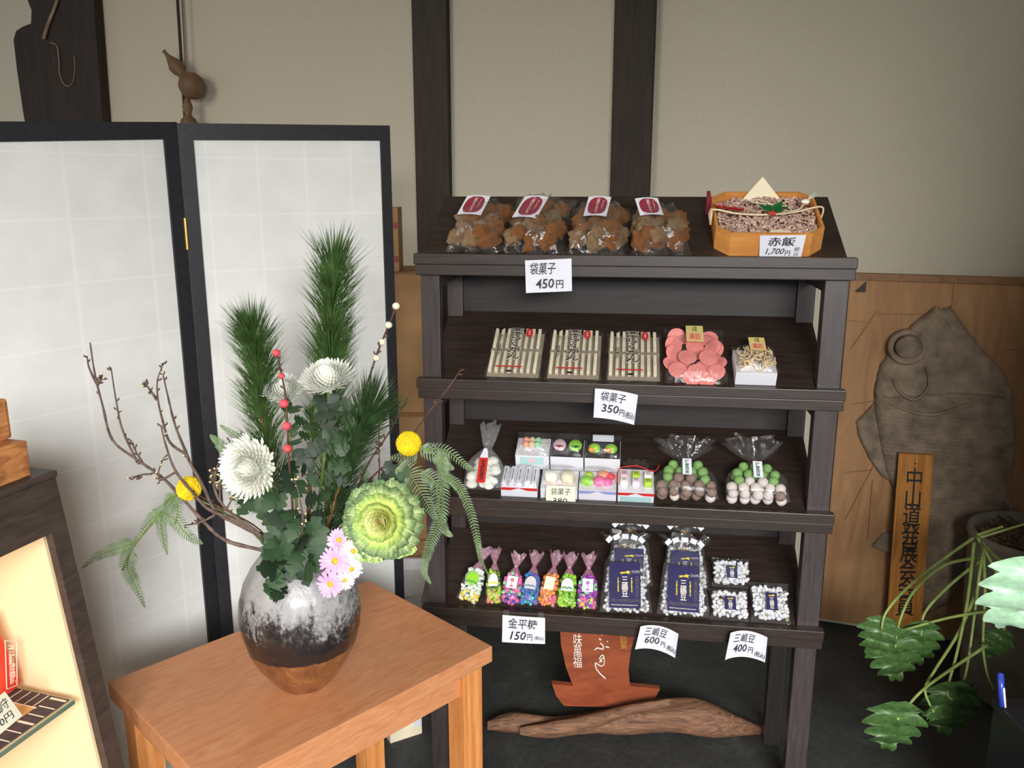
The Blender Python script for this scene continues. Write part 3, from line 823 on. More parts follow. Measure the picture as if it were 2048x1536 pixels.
# tied bag of white sweets with a red vertical strip
x, t = shp(2, 968, 990); xt, tt = shp(2, 972, 865, .25)
m = shM(2, x, .25, .004); L = tt; o = thing('tied_sweet_bag', m, 'tied clear bag of white sweets with a red strip, left end of third shelf', 'bag')
for i in range(26):
    a = i * 2.4; cy = .012 + .072 * (i / 26); cx = R.uniform(-.032, .032) * (1 - cy * 3); mb = MB()
    mb.ball((cx, cy, .022 + R.uniform(-.008, .010)), R.uniform(.011, .015), 2, sq=(1.1, .9, .8), jit=.03); part('white_sweet', mb, M['petal'], o, True)
part('clear_bag', tied(MB(), .094, .056, L, neck=.62, flare=.34, seed=2, neckr=.008, open_w=.024), M['filmmilk'], o, True)
sf = localquad(m, -.012, .0, .009, .068, .0590); s_ = part('red_strip', sheet(sf, .0004, 1, 1), M['red'], o, world=True, label='red paper strip')
write(sf, '宝船焼', (.25, .08, .75, .94), M['ink'], s_, .01, True)
mb = MB(); mb.prism([(-.012, .068), (.009, .068), (.004, .094), (-.004, .094)], .0580, .0586); part('white_fold', mb, M['card'], o)

# front row of boxes
fr_group = 'boxed sweets on the third shelf'
o, m, W = sweet_box(2, 1002, 1075, 994, .0, .030, .075, 'white box of five wrapped sticks with red notched band', fr_group)
notch_band(o, W, .030, M['red'])
for i in range(5):
    X = -W / 2 + .008 + i * (W - .016) / 4; mb = MB(); mb.box(X - .0058, X + .0058, .004, .068, .030, .040, ch=.002); s_ = part('wrapped_stick', mb, M['whitebox'], o)
    write(localquad(m, X - .005, .006, X + .005, .066, .0402), '栗の香', (.3, .15, .7, .85), M['greyink'], s_, .0, True)
part('clear_wrap', pillow(MB(), W + .004, .08, .016, crink=.0015, seed=31, top=.02, base=.029), M['film2'], o, True)
o, m, W = sweet_box(2, 1081, 1155, 998, .0, .030, .07, 'white box with two round cakes behind the cream card', fr_group)
for X, mt in ((-W * .24, 'kwhite'), (W * .22, 'kpeach')):
    mb = MB(); mb.lathe([(.0001, .030), (.0150, .030), (.0165, .034), (.016, .046), (.012, .052), (.0001, .053)], 24, Matrix.Translation((X, .036, 0)))
    p = part('round_cake', mb, M['petal'] if mt == 'kwhite' else M['mochiwhite'], o, True)
    mb = MB(); mb.lathe([(.0166, .030), (.0170, .0345)], 24, Matrix.Translation((X, .036, 0))); part('cake_crust', mb, M['orangepale'], p, True)
part('clear_wrap', pillow(MB(), W + .004, .076, .026, crink=.0015, seed=33, top=.02, base=.029), M['film2'], o, True)
P = [shM(2, 0).to_3x3() @ V3((0, 0, 0)) for _ in range(1)]
P = [fp(a, bb, .0) + V3((0, 0, 0)) for a, bb in ((1093, 1000), (1152, 1002), (1151, 968), (1094, 966))]
P = [p - ey * .018 for p in P]
t = thing('price_card', P[0], 'cream card priced 380 standing on the third shelf', 'price card'); sf = quad(*P)
part('card_sheet', sheet(sf, .0006), M['creamcard'], t, world=True)
write(sf, '袋菓子', (.16, .48, .84, .88), M['ink'], t, .002, shear=.1); write(sf, '380', (.22, -.02, .72, .30), M['ink'], t, .008, shear=.1)
o, m, W = sweet_box(2, 1157, 1232, 1001, .0, .030, .07, 'white box of lime and pink jelly sweets with lavender band', fr_group)
notch_band(o, W, .030, M['lav'])
for i, (X, Y, r, mt) in enumerate(((-.026, .03, .0155, 'kgreen'), (-.022, .052, .011, 'klime'), (.004, .030, .015, 'kpink'), (.022, .028, .012, 'kpink'), (.012, .054, .014, 'kpeach'), (.030, .05, .011, 'kred'))):
    mb = MB(); vs, fs = ICO[2]
    mb.raw([V3((v.x * r * (1.1 + .12 * sin(9 * atan2(v.y, v.x))), v.y * r * (1 + .12 * sin(9 * atan2(v.y, v.x))), max(-.2, v.z) * r * .95)) + V3((X, Y, .034)) for v in vs], fs)
    part('jelly_sweet', mb, M[mt], o, True)
part('clear_wrap', pillow(MB(), W + .004, .076, .026, crink=.0015, seed=35, top=.02, base=.029), M['film2'], o, True)
o, m, W = sweet_box(2, 1235, 1307, 1005, .0, .030, .085, 'white box of stamped square sweets tied with red cord', fr_group)
notch_band(o, W, .030, M['red'])
mb = MB(); mb.box(-W / 2 + .006, W / 2 - .006, -.0012, -.0004, .003, .018); part('teal_print', mb, M['teal'], o)
cs = [('kpink', 'kyellow', 'kwhite'), ('kwhite', 'klilac', 'klime')]
for r_ in range(2):
    for c_ in range(3):
        X = -W / 2 + .014 + c_ * (W - .028) / 2; Y = .050 - r_ * .024 + .004; mb = MB(); mb.box(X - .009, X + .009, Y - .010, Y + .010, .030, .044, ch=.003)
        p = part('square_sweet', mb, M[{'kpink': 'palerose', 'kyellow': 'klime', 'kwhite': 'petal', 'klilac': 'palepink', 'klime': 'klime'}[cs[r_][c_]]], o, True)
        write(localquad(m, X - .006, Y - .007, X + .006, Y + .007, .0445), '(の)', (.1, .2, .9, .8), M['greyink'], p, .01)
part('clear_bag', tied(MB(), W + .004, .03, .105, neck=.70, flare=.5, seed=4, neckr=.020, open_w=.030), M['film2'], o, True)
mb = MB(); mb.tube(sm([(-W / 2 - .002, .03, .034), (-W / 2 + .002, .066, .046), (-.015, .078, .046), (0, .082, .044), (.018, .076, .044), (.034, .07, .04), (.048, .078, .036), (.056, .094, .04)]), .0014, 6); part('red_cord', mb, M['red'], o, True)

# back row of boxes (standing higher up the slope)
def back_box(px0, px1, rim_py, lab, fill):
    t_off = .085
    x0, _ = shp(2, px0, rim_py, -.0, z=.045); x1, _ = shp(2, px1, rim_py, -.0, z=.045); W = x1 - x0
    a = -TH * .35; q = shM(2, (x0 + x1) / 2, 0, t_off); m = q @ Matrix.Rotation(-.12, 4, 'X'); H = .050
    o = thing('sweet_box', m, lab, 'box', fr_group); mb = MB(); mb.box(-W / 2, W / 2, 0, .07, 0.008, H, ch=.0008); part('paper_box', mb, M['whitebox'], o)
    fill(o, m, W, H); part('clear_wrap', pillow(MB(), W + .004, .09, .026, crink=.0015, seed=px0, top=.14, base=H - .001), M['film2'], o, True); return o


def f_dango(o, m, W, H):
    for i, mt in enumerate(('kpeach', 'kyellow', 'kmint')):
        for j in range(2):
            mb = MB(); mb.ball((-W * .22 + i * .0150, .036 + j * .016, H + .008), .0088, 2); part('rice_dumpling', mb, M[{'kyellow': 'noodle'}.get(mt, mt)], o, True)
    for j in range(2):
        mb = MB(); mb.tube([(-W * .3, .036 + j * .016, H + .008), (W * .42, .036 + j * .016, H + .006)], .0012, 6); part('skewer', mb, M['straw'], o)
    mb = MB(); mb.box(-W / 2 + .012, W / 2 - .014, -.0012, -.0004, H - .026, H - .004); part('teal_print', mb, M['teal'], o)
    mb = MB(); mb.box(-.010, .008, -.0018, -.0013, H - .020, H - .006); part('rose_print', mb, M['palerose'], o)


def f_discs(o, m, W, H):
    mb = MB(); mb.box(-W / 2 + .001, W / 2 - .001, .001, .069, H, H + .002); part('inner_tray', mb, M['trayblack'], o)
    for X, mt in ((-W * .24, 'klilac'), (W * .24, 'kgreen')):
        mm = Matrix.Translation((X, .034, H + .010)) @ Matrix.Rotation(.35, 4, 'X'); mb = MB(); mb.lathe([(.0001, -.004), (.015, -.004), (.0162, 0), (.015, .005), (.0001, .005)], 24, mm)
        p = part('round_sweet', mb, M['palerose' if mt == 'klilac' else 'kgreen'], o, True)
        mb = MB(); mb.prism([(-.012, -.006), (0, -.010), (.012, -.006), (.004, -.002), (-.004, -.002)], .0052, .0058, mm); part('printed_wave', mb, M['maroon' if mt == 'klilac' else 'holly'], p)


def f_mochi(o, m, W, H):
    mb = MB(); mb.box(-W / 2 + .001, W / 2 - .001, .001, .069, H, H + .002); part('inner_tray', mb, M['trayblack'], o)
    for X in (-W * .24, W * .24):
        mb = MB(); mb.ball((X, .030, H + .008), .015, 2, sq=(1.05, .9, .8)); p = part('green_cake', mb, M['kgreen'], o, True)
        mb = MB(); mb.ball((X - .006, .022, H + .010), .009, 2, sq=(1, .9, .8)); part('orange_blush', mb, M['korange'], p, True)
    mb = MB(); mb.box(-W * .3, W * .3, .062, .066, H + .004, H + .022); part('paper_slip', mb, M['card'], o)


back_box(1029, 1097, 922, 'back-row box of three-coloured skewered dumplings', f_dango)
back_box(1099, 1166, 928, 'back-row box of one pink and one green round sweet', f_discs)
back_box(1168, 1240, 935, 'back-row box of two plump green cakes', f_mochi)

# two tied bags of dusted balls
def ball_bag(px0, px1, py, topy, lab, seed, brown):
    x0, _ = shp(2, px0, py); x1, _ = shp(2, px1, py); W = (x1 - x0) * .97; ext = .22; _, L = shp(2, (px0 + px1) / 2, topy, ext)
    m = shM(2, (x0 + x1) / 2, ext, .004); o = thing('ball_sweet_bag', m, lab, 'bag', 'tied bags of dusted ball sweets'); rr = random.Random(seed)
    mesh = {}
    for mt in ('snow', 'snowbrown', 'snowgreen'):
        mb = MB(); vs, fs = ICO[3]
        mb.raw([v * (1 + .10 * noise.noise(v * 3 + V3((seed, 0, 0)))) for v in vs], fs); mesh[mt] = mb.mesh('ball_sweet', M[mt], True)
    rows = 5
    for r_ in range(rows):
        n = 5 - (r_ > 1) - (r_ > 3)
        for c_ in range(n):
            for dz in (0, 1):
                mt = ('snowgreen' if r_ >= 3 or (r_ == 2 and c_ in (0, 3)) else ('snowbrown' if brown and rr.random() < .8 else ('snow' if rr.random() < .8 else 'snowbrown')))
                X = (c_ - (n - 1) / 2) * W * .19 + rr.uniform(-.003, .003); Y = .012 + r_ * .0185 + rr.uniform(-.002, .002)
                link('ball_sweet', mesh[mt], o, Matrix.Translation((X, Y, .014 + dz * .019)) @ Matrix.Scale(rr.uniform(.0112, .0128), 4))
    part('clear_bag', tied(MB(), W, .056, L, neck=.66, flare=.5, seed=seed, neckr=.009, open_w=W * .45), M['film2'], o, True)
    mb = MB(); mb.lathe([(.008, -.0015), (.0095, 0), (.008, .0015)], 12, Matrix.Translation((0, L * .66, .0285)) @ Matrix.Rotation(pi / 2, 4, 'X')); mb.tube([(0, L * .66, .037), (.007, L * .66 - .006, .041)], .0009, 5); part('twist_tie', mb, M['brass'], o)
    sf = localquad(m, -.009, .045, .012, .088, .0585); lb = part('label', sheet(sf, .0004, 1, 1), M['kmint'] if False else M['card'], o, world=True)
    write(sf, '抹茶豆', (.25, .06, .75, .94), M['holly'], lb, .015, True)


ball_bag(1305, 1436, 1011, 901, 'tied bag of brown and green dusted balls beside the red-corded box', 5, True)
ball_bag(1447, 1577, 1019, 901, 'tied bag of white and green dusted balls at right of third shelf', 9, False)

# ------------------------------------------------------------------ shelf 4: seven small bags of star candy
def star_mesh(mt):
    mb = MB(); vs, fs = ICO[2]; out = []
    for v in vs: out.append(v * (1 + .28 * max(0, noise.noise(v * 3.2) * 2)))
    mb.raw(out, fs); return out, fs


def candy_bag(bx, by, nx, ny, W, cols, low, lab, seed, lbl):
    W *= 1.18; ext = .30; x, _ = shp(3, bx, by); xn, tn = shp(3, nx, ny, ext); _, _t = shp(3, nx, ny, ext)
    yaw = -atan2(xn - x, tn); L = tn / cos(yaw); m = shM(3, x, ext, .004 + max(0, 0)) @ Matrix.Rotation(yaw, 4, 'Z')
    o = thing('candy_bag', m, lab, 'bag', 'small tied bags of star candy'); rr = random.Random(seed); mb = MB(); H = L * .60
    cs = cols + low; vs, fs = ICO[1]
    for i in range(150):
        y = .004 + (i / 150) * (H - .006); k_ = 1 - max(0, y / H - .7) * 1.0; X = rr.uniform(-1, 1) * (W / 2 - .005) * k_; Z = rr.uniform(.004, .028)
        ci = (len(cols) + rr.randrange(len(low))) if (y < H * .3 and low and rr.random() < .7) else rr.randrange(len(cols))
        vv = [v * (1 + rr.uniform(-.22, .22)) for v in vs]
        mb.raw(vv, fs, Matrix.Translation((X, y, Z)) @ Matrix.Scale(.0053, 4), ci)
    part('star_candy', mb, [M[c] for c in cs], o, kind='stuff')
    part('tied_film', tied(MB(), W, .034, L, neck=.74, flare=.55, seg=30, rows=22, seed=seed, mi_top=1, neckr=.0035, open_w=W * .38), [M['film2'], M['filmpink']], o, True)
    mb = MB(); mb.lathe([(.0038, -.0012), (.0046, 0), (.0038, .0012)], 10, Matrix.Translation((0, L * .74, .018)) @ Matrix.Rotation(pi / 2, 4, 'X'))
    part('twist_tie', mb, M[lbl[3]], o)
    if lbl[0]:
        kind, c1, c2 = lbl[0], lbl[1], lbl[2]; w2 = W * .30; y0, y1 = H * .42, H * .82; z = .0385
        if kind == 'arch': pts = [(-w2, y0), (w2, y0)] + [(w2 * cos(a), y0 + (y1 - y0) * .4 + (y1 - y0) * .6 * sin(a)) for a in [pi * i / 10 for i in range(11)]]
        elif kind == 'disc': pts = [(w2 * cos(a), (y0 + y1) / 2 + w2 * 1.1 * sin(a)) for a in [2 * pi * i / 18 for i in range(18)]]
        else: pts = [(-w2 * .85, y0), (w2 * .85, y0), (w2 * .85, y1), (-w2 * .85, y1)]
        mb = MB(); mb.prism(pts, z, z + .0005); lb = part('sticker', mb, M[c1], o)
        if c2:
            mb = MB(); yy = y0 + (y1 - y0) * .12
            if kind == 'card':
                for a in [2 * pi * i / 5 for i in range(5)]: mb.ball((cos(a) * .003, y0 + (y1 - y0) * .68 + sin(a) * .003, z + .0006), .0022, 1, sq=(1, 1, .1))
                mb.tube([(0, y0 + .003, z + .001), (0, y0 + (y1 - y0) * .55, z + .001)], .0007, 4); mb.ball((.002, y0 + .006, z + .0008), .003, 1, sq=(1, .6, .1)); mb.ball((-.002, y0 + .005, z + .0008), .003, 1, sq=(1, .6, .1))
            else:
                for q in range(5): mb.ball((-w2 * .7 + q * w2 * .35, yy + .003 + .002 * (q % 2), z + .0006), .0034, 1, sq=(1, .8, .1))
            part('printed_motif', mb, M[c2], lb)


CB = [(935, 1206, 972, 1104, .046, ['kwhite'], ['klilac', 'kyellow'], 'white candy bag leaning right, leftmost of the little bags', ('disc', 'kgreen', 'greenink', 'redink')),
      (988, 1210, 992, 1106, .034, ['kdark', 'klime'], ['klime', 'kpeach'], 'olive green candy bag with yellow arched sticker', ('arch', 'card', 'kyellow', 'kgreen')),
      (1020, 1212, 1038, 1116, .044, ['kpink', 'kmint', 'kpink'], ['kpink', 'kviolet'], 'pink candy bag with rose sticker', ('card', 'card', 'redink', 'straw')),
      (1057, 1216, 1074, 1114, .040, ['kblue', 'kblue', 'kviolet'], ['kteal', 'kviolet'], 'blue candy bag with grey arched sticker', ('arch', 'greybox', 'greylav', 'redink')),
      (1092, 1218, 1115, 1114, .040, ['korange', 'korange', 'kpeach'], ['korange', 'kpink'], 'orange candy bag with plain cream sticker', ('card', 'cream', None, 'redink')),
      (1132, 1221, 1142, 1117, .042, ['kgreen'], ['kgreen', 'klime'], 'bright green candy bag with hill-print sticker', ('arch', 'card', 'greenink', 'straw')),
      (1174, 1223, 1179, 1117, .044, ['kpurple', 'kpurple', 'kmint'], ['kpink', 'kyellow', 'kpurple'], 'purple candy bag nearest the tall navy-labelled bags', ('card', 'card', 'kpurple', 'straw'))]
for i, a in enumerate(CB): candy_bag(*a[:8], 40 + i, a[8])

# ------------------------------------------------------------------ tall bean bags, one behind another
def beans(mb, n, W, y0, y1, z0, z1, rr, s=.0052, gfrac=.05, tp=0.0):
    vs, fs = ICO[1]
    for i in range(n):
        yy = rr.uniform(y0, y1); tw = 1 - tp * (yy - y0) / (y1 - y0)
        mm = Matrix.Translation((rr.uniform(-W / 2, W / 2) * tw, yy, rr.uniform(z0, z1))) @ Matrix.Rotation(rr.uniform(0, 3.1), 4, 'Z') @ Matrix.Rotation(rr.uniform(-.6, .6), 4, 'X') @ Matrix.Diagonal((s * 1.25, s * .92, s * .9, 1))
        mb.raw(vs, fs, mm, 1 if rr.random() < gfrac else 0)
    return mb


def navy_print(o, m, x0, y0, x1, y1, z, small=False):
    sf = localquad(m, x0, y0, x1, y1, z); lb = part('navy_label', sheet(sf, .0005, 1, 1), M['navy'], o, world=True, label='navy label with white brush characters')
    write(sf, '三嶋豆', (.40, .24, .60, .68) if not small else (.3, .08, .7, .72), M['whiteink'], lb, .010, True, lift=.0008)
    # leaping yellow horse, a simple silhouette
    hs = [(0, .35), (.10, .55), (.22, .62), (.42, .60), (.60, .70), (.74, .98), (.82, .80), (1, .70), (.94, .58), (.82, .56), (.86, .30), (1.0, .12), (.80, .22), (.66, .36), (.40, .34), (.24, .20), (.04, .06), (.18, .30), (.14, .42)]
    u0, v0, us, vs_ = (.33, .72, .36, .10) if not small else (.2, .76, .6, .16); c = sf(.5, .5); nr = (sf(.6, .5) - c).cross(sf(.5, .6) - c).normalized() * .0008
    ctr = (.5, .45); mb = MB(); pts = [sf(u0 + us * ctr[0], v0 + vs_ * ctr[1]) + nr] + [sf(u0 + us * a, v0 + vs_ * b_) + nr for a, b_ in hs]; n = len(hs)
    mb.raw(pts, [(0, (i + 1) % n + 1, i + 1) for i in range(n)]); part('yellow_horse_print', mb, M['yellowink'], lb, world=True)
    if not small:
        write(sf, '登録商標', (.26, .34, .31, .66), M['yellowink'], lb, .02, True, lift=.0008); write(sf, '飛騨高山', (.69, .34, .74, .66), M['yellowink'], lb, .02, True, lift=.0008)
        write(sf, '○○円', (.72, .76, .96, .82), M['whiteink'], lb, .0, lift=.0008)
        write(sf, '円○○円円○○円', (.06, .12, .94, .19), M['dullgold'], lb, .01, lift=.0008); write(sf, '○円○円○○', (.84, .25, .93, .70), M['dullgold'], lb, .01, True, lift=.0008)
        write(sf, 'http://www.mishimamame.com', (.06, .045, .90, .08), M['whiteink'], lb, .02, lift=.0008)
    return lb


def bean_bag(px0, px1, py, topy, t_off, lab, seed, cardh, ext=.42, yaw=0):
    x0, _ = shp(3, px0, py); x1, _ = shp(3, px1, py); W = (x1 - x0); m0 = shM(3, (x0 + x1) / 2, ext, 0); m0 = shM(3, (x0 + x1) / 2, ext, 0, 0, .004 + t_off)
    m0 = Matrix.Translation(V3((0, 0, t_off * tan(TH)))) @ m0
    q = m0.inverted() @ hit((px0 + px1) / 2, topy, m0.translation, m0.col[2].to_3d()); L = q.y; m = m0 @ Matrix.Rotation(yaw, 4, 'Z')
    o = thing('tall_bean_bag', m, lab, 'bag', 'tall navy-labelled bean bags'); rr = random.Random(seed)
    part('sugared_beans', beans(MB(), 420, W * .84, .005, L * .60, .006, .036, rr, gfrac=.08, tp=.24), [M['bean'], M['beangreen']], o, True, kind='stuff')
    part('clear_bag', tied(MB(), W, .046, L, neck=.84, flare=.5, seed=seed, neckr=.008, open_w=W * .46, taper=.30), M['film2'], o, True)
    # white paper tabs printed on the ruffle
    for i in range(5):
        a = (i - 2) * .42; c0 = V3((sin(a) * W * .42, L * .84 + cos(a) * L * .13 - .004, .044)); mm = Matrix.Translation(c0) @ Matrix.Rotation(-a, 4, 'Z') @ Matrix.Rotation(.3, 4, 'X')
        mb = MB(); mb.box(-.008, .008, -.006, .006, 0, .0005, mm); part('white_tab', mb, M['card'], o)
    mb = MB(); mb.lathe([(.0085, -.0015), (.0098, 0), (.0085, .0015)], 12, Matrix.Translation((0, L * .84, .0235)) @ Matrix.Rotation(pi / 2, 4, 'X')); mb.tube([(0, L * .84, .033), (-.010, L * .86, .036)], .0008, 5); part('gold_tie', mb, M['brass'], o)
    navy_print(o, m, -W * .31, .004, W * .28, L * (.60 if t_off < .01 else .52), .0495)
    return L


bean_bag(1207, 1307, 1226, 1046, .072, 'tall bean bag standing behind the leftmost tall bag', 63, 0, .42)
bean_bag(1322, 1420, 1229, 1050, .072, 'tall bean bag standing behind the front one next to small bean bags', 64, 0, .42)
bean_bag(1198, 1304, 1236, 1076, .0, 'front tall bean bag with navy label beside the purple candy', 61, 0, .36, .03)
bean_bag(1312, 1418, 1240, 1083, .0, 'front tall bean bag with navy label beside the small bean bags', 62, 0, .36, -.02)


def small_beans(px0, px1, py, topy, t_off, ext, lab, seed, z_off=0, under=False):
    x0, _ = shp(3, px0, py); x1, _ = shp(3, px1, py); W = x1 - x0
    m = shM(3, (x0 + x1) / 2, ext, 0, 0, .004 + t_off); m = Matrix.Translation(V3((0, 0, t_off * tan(TH) + z_off))) @ m
    bq = m.inverted() @ hit((px0 + px1) / 2, py, m.translation, m.col[2].to_3d()); q = m.inverted() @ hit((px0 + px1) / 2, topy, m.translation, m.col[2].to_3d())
    L = q.y - max(0, 0); o = thing('small_bean_bag', m, lab, 'bag', 'small clear bean bags with navy seals'); rr = random.Random(seed)
    part('sugared_beans', beans(MB(), 190, W * .84, .008, L * .84, .007, .022, rr, .0056, .03), [M['bean'], M['beangreen']], o, True, kind='stuff')
    part('clear_bag', pillow(MB(), W, L, .026, crink=.003, seed=seed, top=.12), M['film2'], o, True)
    navy_print(o, m, -.013, L * .24, .013, L * .66, .0325, True)


small_beans(1424, 1500, 1180, 1118, .085, .40, 'small bean bag sitting above another, top of the pair', 71, z_off=-.0)
small_beans(1420, 1498, 1245, 1180, .0, .30, 'small bean bag below another, beside the tall bags', 72)
small_beans(1502, 1582, 1250, 1167, .0, .30, 'small bean bag alone at the right end of the bottom shelf', 73)

# ================================================================== FOLDING SCREEN
d2 = V3((3050, 1695 * cos(PIT) + 478 * sin(PIT), -1695 * sin(PIT) + 478 * cos(PIT))).normalized()
d1 = V3((1176, 1695 * cos(PIT) + 518 * sin(PIT), -1695 * sin(PIT) + 518 * cos(PIT))).normalized()
FX = V3((-.739, 1.952, 0)); TOPZ = 1.640
scr = thing('folding_screen', FX, 'folding screen of pale paper panels in black wooden frames behind the vase', 'folding screen')


def screen_panel(org, d, width, sgn, ztop, stl, str_):
    """org: fold foot; d: unit rail direction (slightly racked); panel from org towards sgn*d"""
    dh = V3((d.x, d.y, 0)); L = dh.length; dh.normalize(); rise = d.z / L; nrm = V3((-dh.y, dh.x, 0)) * .018
    def slab(a0, a1, z0, z1, t0=-.5, t1=.5, zr=True):
        mb = MB(); vs = []
        for a in (a0, a1):
            for t in (t0, t1):
                for z in (z0, z1):
                    vs.append(org + dh * a + nrm * t + V3((0, 0, z + (rise * a))))
        mb.raw(vs, [(0, 1, 3, 2), (4, 6, 7, 5), (0, 4, 5, 1), (2, 3, 7, 6), (0, 2, 6, 4), (1, 5, 7, 3)]); return mb
    lo, hi = (0, width) if sgn > 0 else (-width, 0)
    zb = .03
    s1, s2 = (stl, str_)
    part('stile', slab(lo, lo + s1, zb, ztop), M['screenframe'], scr, world=True)
    part('stile', slab(hi - s2, hi, zb, ztop), M['screenframe'], scr, world=True)
    part('top_rail', slab(lo + s1, hi - s2, ztop - .036, ztop - .0, -.46, .46), M['screenframe'], scr, world=True)
    part('bottom_rail', slab(lo + s1, hi - s2, zb, zb + .036, -.46, .46), M['screenframe'], scr, world=True)
    # paper as an object whose own axes follow the racked rails so that the pasted seams do too
    fr = frame(org, dh + V3((0, 0, rise)), V3((-dh.y, dh.x, 0)), V3((0, 0, 1)))
    mb = MB(); mb.box(lo + s1, hi - s2, -.003, .003, zb + .036, ztop - .036)
    o = link('paper_panel', mb.mesh('paper_panel', M['washi']), scr, Matrix.Identity(4))
    # shear cannot be stored in an object matrix exactly: bake it in the mesh
    inv = WM[scr.name].inverted()
    for v_ in o.data.vertices: v_.co = inv @ (fr @ v_.co)
    return fr


screen_panel(FX, d2, .498, 1, TOPZ, .030, .026)
screen_panel(FX - V3((.004, .006, 0)), d1, .53, -1, TOPZ + .002, .03, .034)
for zz in (1.40, .3):
    mb = MB(); mb.tube([FX + V3((.004, -.014, zz - .035)), FX + V3((.004, -.014, zz + .035))], .004, 8); part('hinge', mb, M['brass'], scr, world=True)

# ================================================================== TABLE
TZ = .6
P1 = hz(738, 1160, TZ); P2 = hz(985, 1292, TZ); e1 = (P2 - P1).normalized(); e2 = V3((-e1.y, e1.x, 0)); e2 = e2 if e2.x < 0 else -e2
Wt = (P2 - P1).length; P3 = hz(224, 1373, TZ); Lt = (P3 - P1).dot(e2)
TF = frame(V3((P1.x, P1.y, 0)), e2, e1, V3((0, 0, 1)))      # x along the length (to lower left), y towards the camera's right
tab = thing('low_table', TF, 'orange-brown wooden table holding the flower vase', 'table')
mb = MB(); mb.box(0, Lt, 0, Wt, TZ - .035, TZ, ch=.0025); part('tabletop', mb, M['table'], tab)
for x0, x1, y0, y1, nm in ((.06, Lt - .06, Wt - .045, Wt - .025, 'apron'), (.06, Lt - .06, .025, .045, 'apron'), (.03, .05, .06, Wt - .06, 'apron'), (Lt - .05, Lt - .03, .06, Wt - .06, 'apron')):
    mb = MB(); mb.box(x0, x1, y0, y1, TZ - .095, TZ - .036, ch=.001); part(nm, mb, M['table'], tab)
for x0 in (.018, Lt - .068):
    for y0 in (.012, Wt - .062):
        mb = MB(); mb.box(x0, x0 + .05, y0, y0 + .05, 0, TZ - .036, ch=.002); part('leg', mb, M['tableleg'], tab)

# ================================================================== VASE
DV = 1.43
VB = V3((hz(612, 1352, TZ).x, DV, TZ))
vase = thing('flower_vase', VB, 'round stoneware vase with grey drip glaze and brown foot on the table', 'vase')
prof = [(.0005, .004), (.046, .004), (.050, 0), (.053, .004), (.066, .022), (.084, .048), (.098, .078), (.107, .112), (.110, .142), (.107, .172), (.098, .204), (.084, .230), (.070, .248), (.063, .258), (.061, .266), (.057, .268), (.054, .262), (.060, .245), (.09, .20), (.09, .1), (.05, .02), (.0005, .015)]
pr = []
for i in range(len(prof) - 1):
    for j in range(3): pr.append((prof[i][0] + (prof[i + 1][0] - prof[i][0]) * j / 3, prof[i][1] + (prof[i + 1][1] - prof[i][1]) * j / 3))
pr.append(prof[-1])
mb = MB(); mb.lathe(pr, 96, None, 0, lambda a, z: .006 * cos(13 * a) * (1 if .03 < z < .24 else .3)); part('vase_body', mb, M['glaze'], vase, True)
MOUTH = VB + V3((0, 0, .262))


def vp(px, py, dy=0.0): return hy(px, py, DV + dy)


def mouth(a=0, r=.03): return MOUTH + V3((cos(a) * r, sin(a) * r, -.03))


# ------------------------------------------------------------------ pine branches
def pine(name, pts, wtop, wbot, n, lab, seed, mat='needle', grp='pine branches in the vase', ln=.092, start=.0):
    n = int(n * .62)
    rr = random.Random(seed); P = sm(pts, 8); o = thing(name, P[0], lab, 'branch', grp)
    mb = MB(); mb.tube(P, [.0045, .0026], 7); part('stem', mb, M['pinestem'], o, True, world=True)
    mb = MB(); m_ = len(P) - 1
    for i in range(n):
        t = start + (1 - start) * rr.random() ** .85; f = t * m_; i0 = min(m_ - 1, int(f)); p = P[i0].lerp(P[i0 + 1], f - i0); d = (P[i0 + 1] - P[i0]).normalized()
        a = rr.uniform(0, 2 * pi); n1 = d.orthogonal().normalized(); rad = n1 * cos(a) + d.cross(n1) * sin(a)
        sp = rr.uniform(.36, .78) * (1 if t < .9 else rr.uniform(.4, 1.1)); dirv = (d * cos(sp) + rad * sin(sp)).normalized(); l_ = ln * rr.uniform(.7, 1.1)
        w_ = (wbot + (wtop - wbot) * t); l_ *= w_
        for q in (0, 1):
            dd = (dirv + V3((rr.uniform(-1, 1), rr.uniform(-1, 1), rr.uniform(-1, 1))) * .06).normalized()
            e = p + dd * l_ + V3((0, 0, -.004)); side = dd.orthogonal().normalized() * .00062; s2 = dd.cross(side)
            mb.raw([p + side, p - side * .5 + s2 * .8, p - side * .5 - s2 * .8, p.lerp(e, .6) + side * .9, p.lerp(e, .6) - side * .45 + s2 * .7, p.lerp(e, .6) - side * .45 - s2 * .7, e], [(0, 1, 4, 3), (1, 2, 5, 4), (2, 0, 3, 5), (3, 4, 6), (4, 5, 6), (5, 3, 6)])
    part('needles', mb, M[mat], o, world=True, kind='stuff')


pine('pine_branch', [mouth(.5), vp(655, 1000, .02), vp(660, 800, .04), vp(662, 680, .04), vp(667, 540, .03)], 1.05, .9, 1500, 'tallest pine branch rising above the white chrysanthemums', 1, start=.25)
pine('pine_branch', [mouth(2.6), vp(555, 980, .05), vp(525, 840, .06), vp(516, 740, .06), vp(505, 672, .05)], .95, .9, 1300, 'shorter pine branch left of the red-balled twig', 2, start=.2)
pine('pine_branch', [mouth(.2), vp(665, 1020, -.02), vp(692, 930, -.03), vp(722, 860, -.03), vp(738, 826, -.03)], 1.0, .9, 1100, 'pine branch leaning right beneath the white-balled twig', 3, 'needle2', start=.05)
pine('pine_branch', [mouth(2.8), vp(548, 1000, .05), vp(512, 930, .06), vp(488, 890, .06)], .6, .7, 350, 'small dark pine sprig behind the lower white chrysanthemum', 4, 'needle2', ln=.055, start=.3)
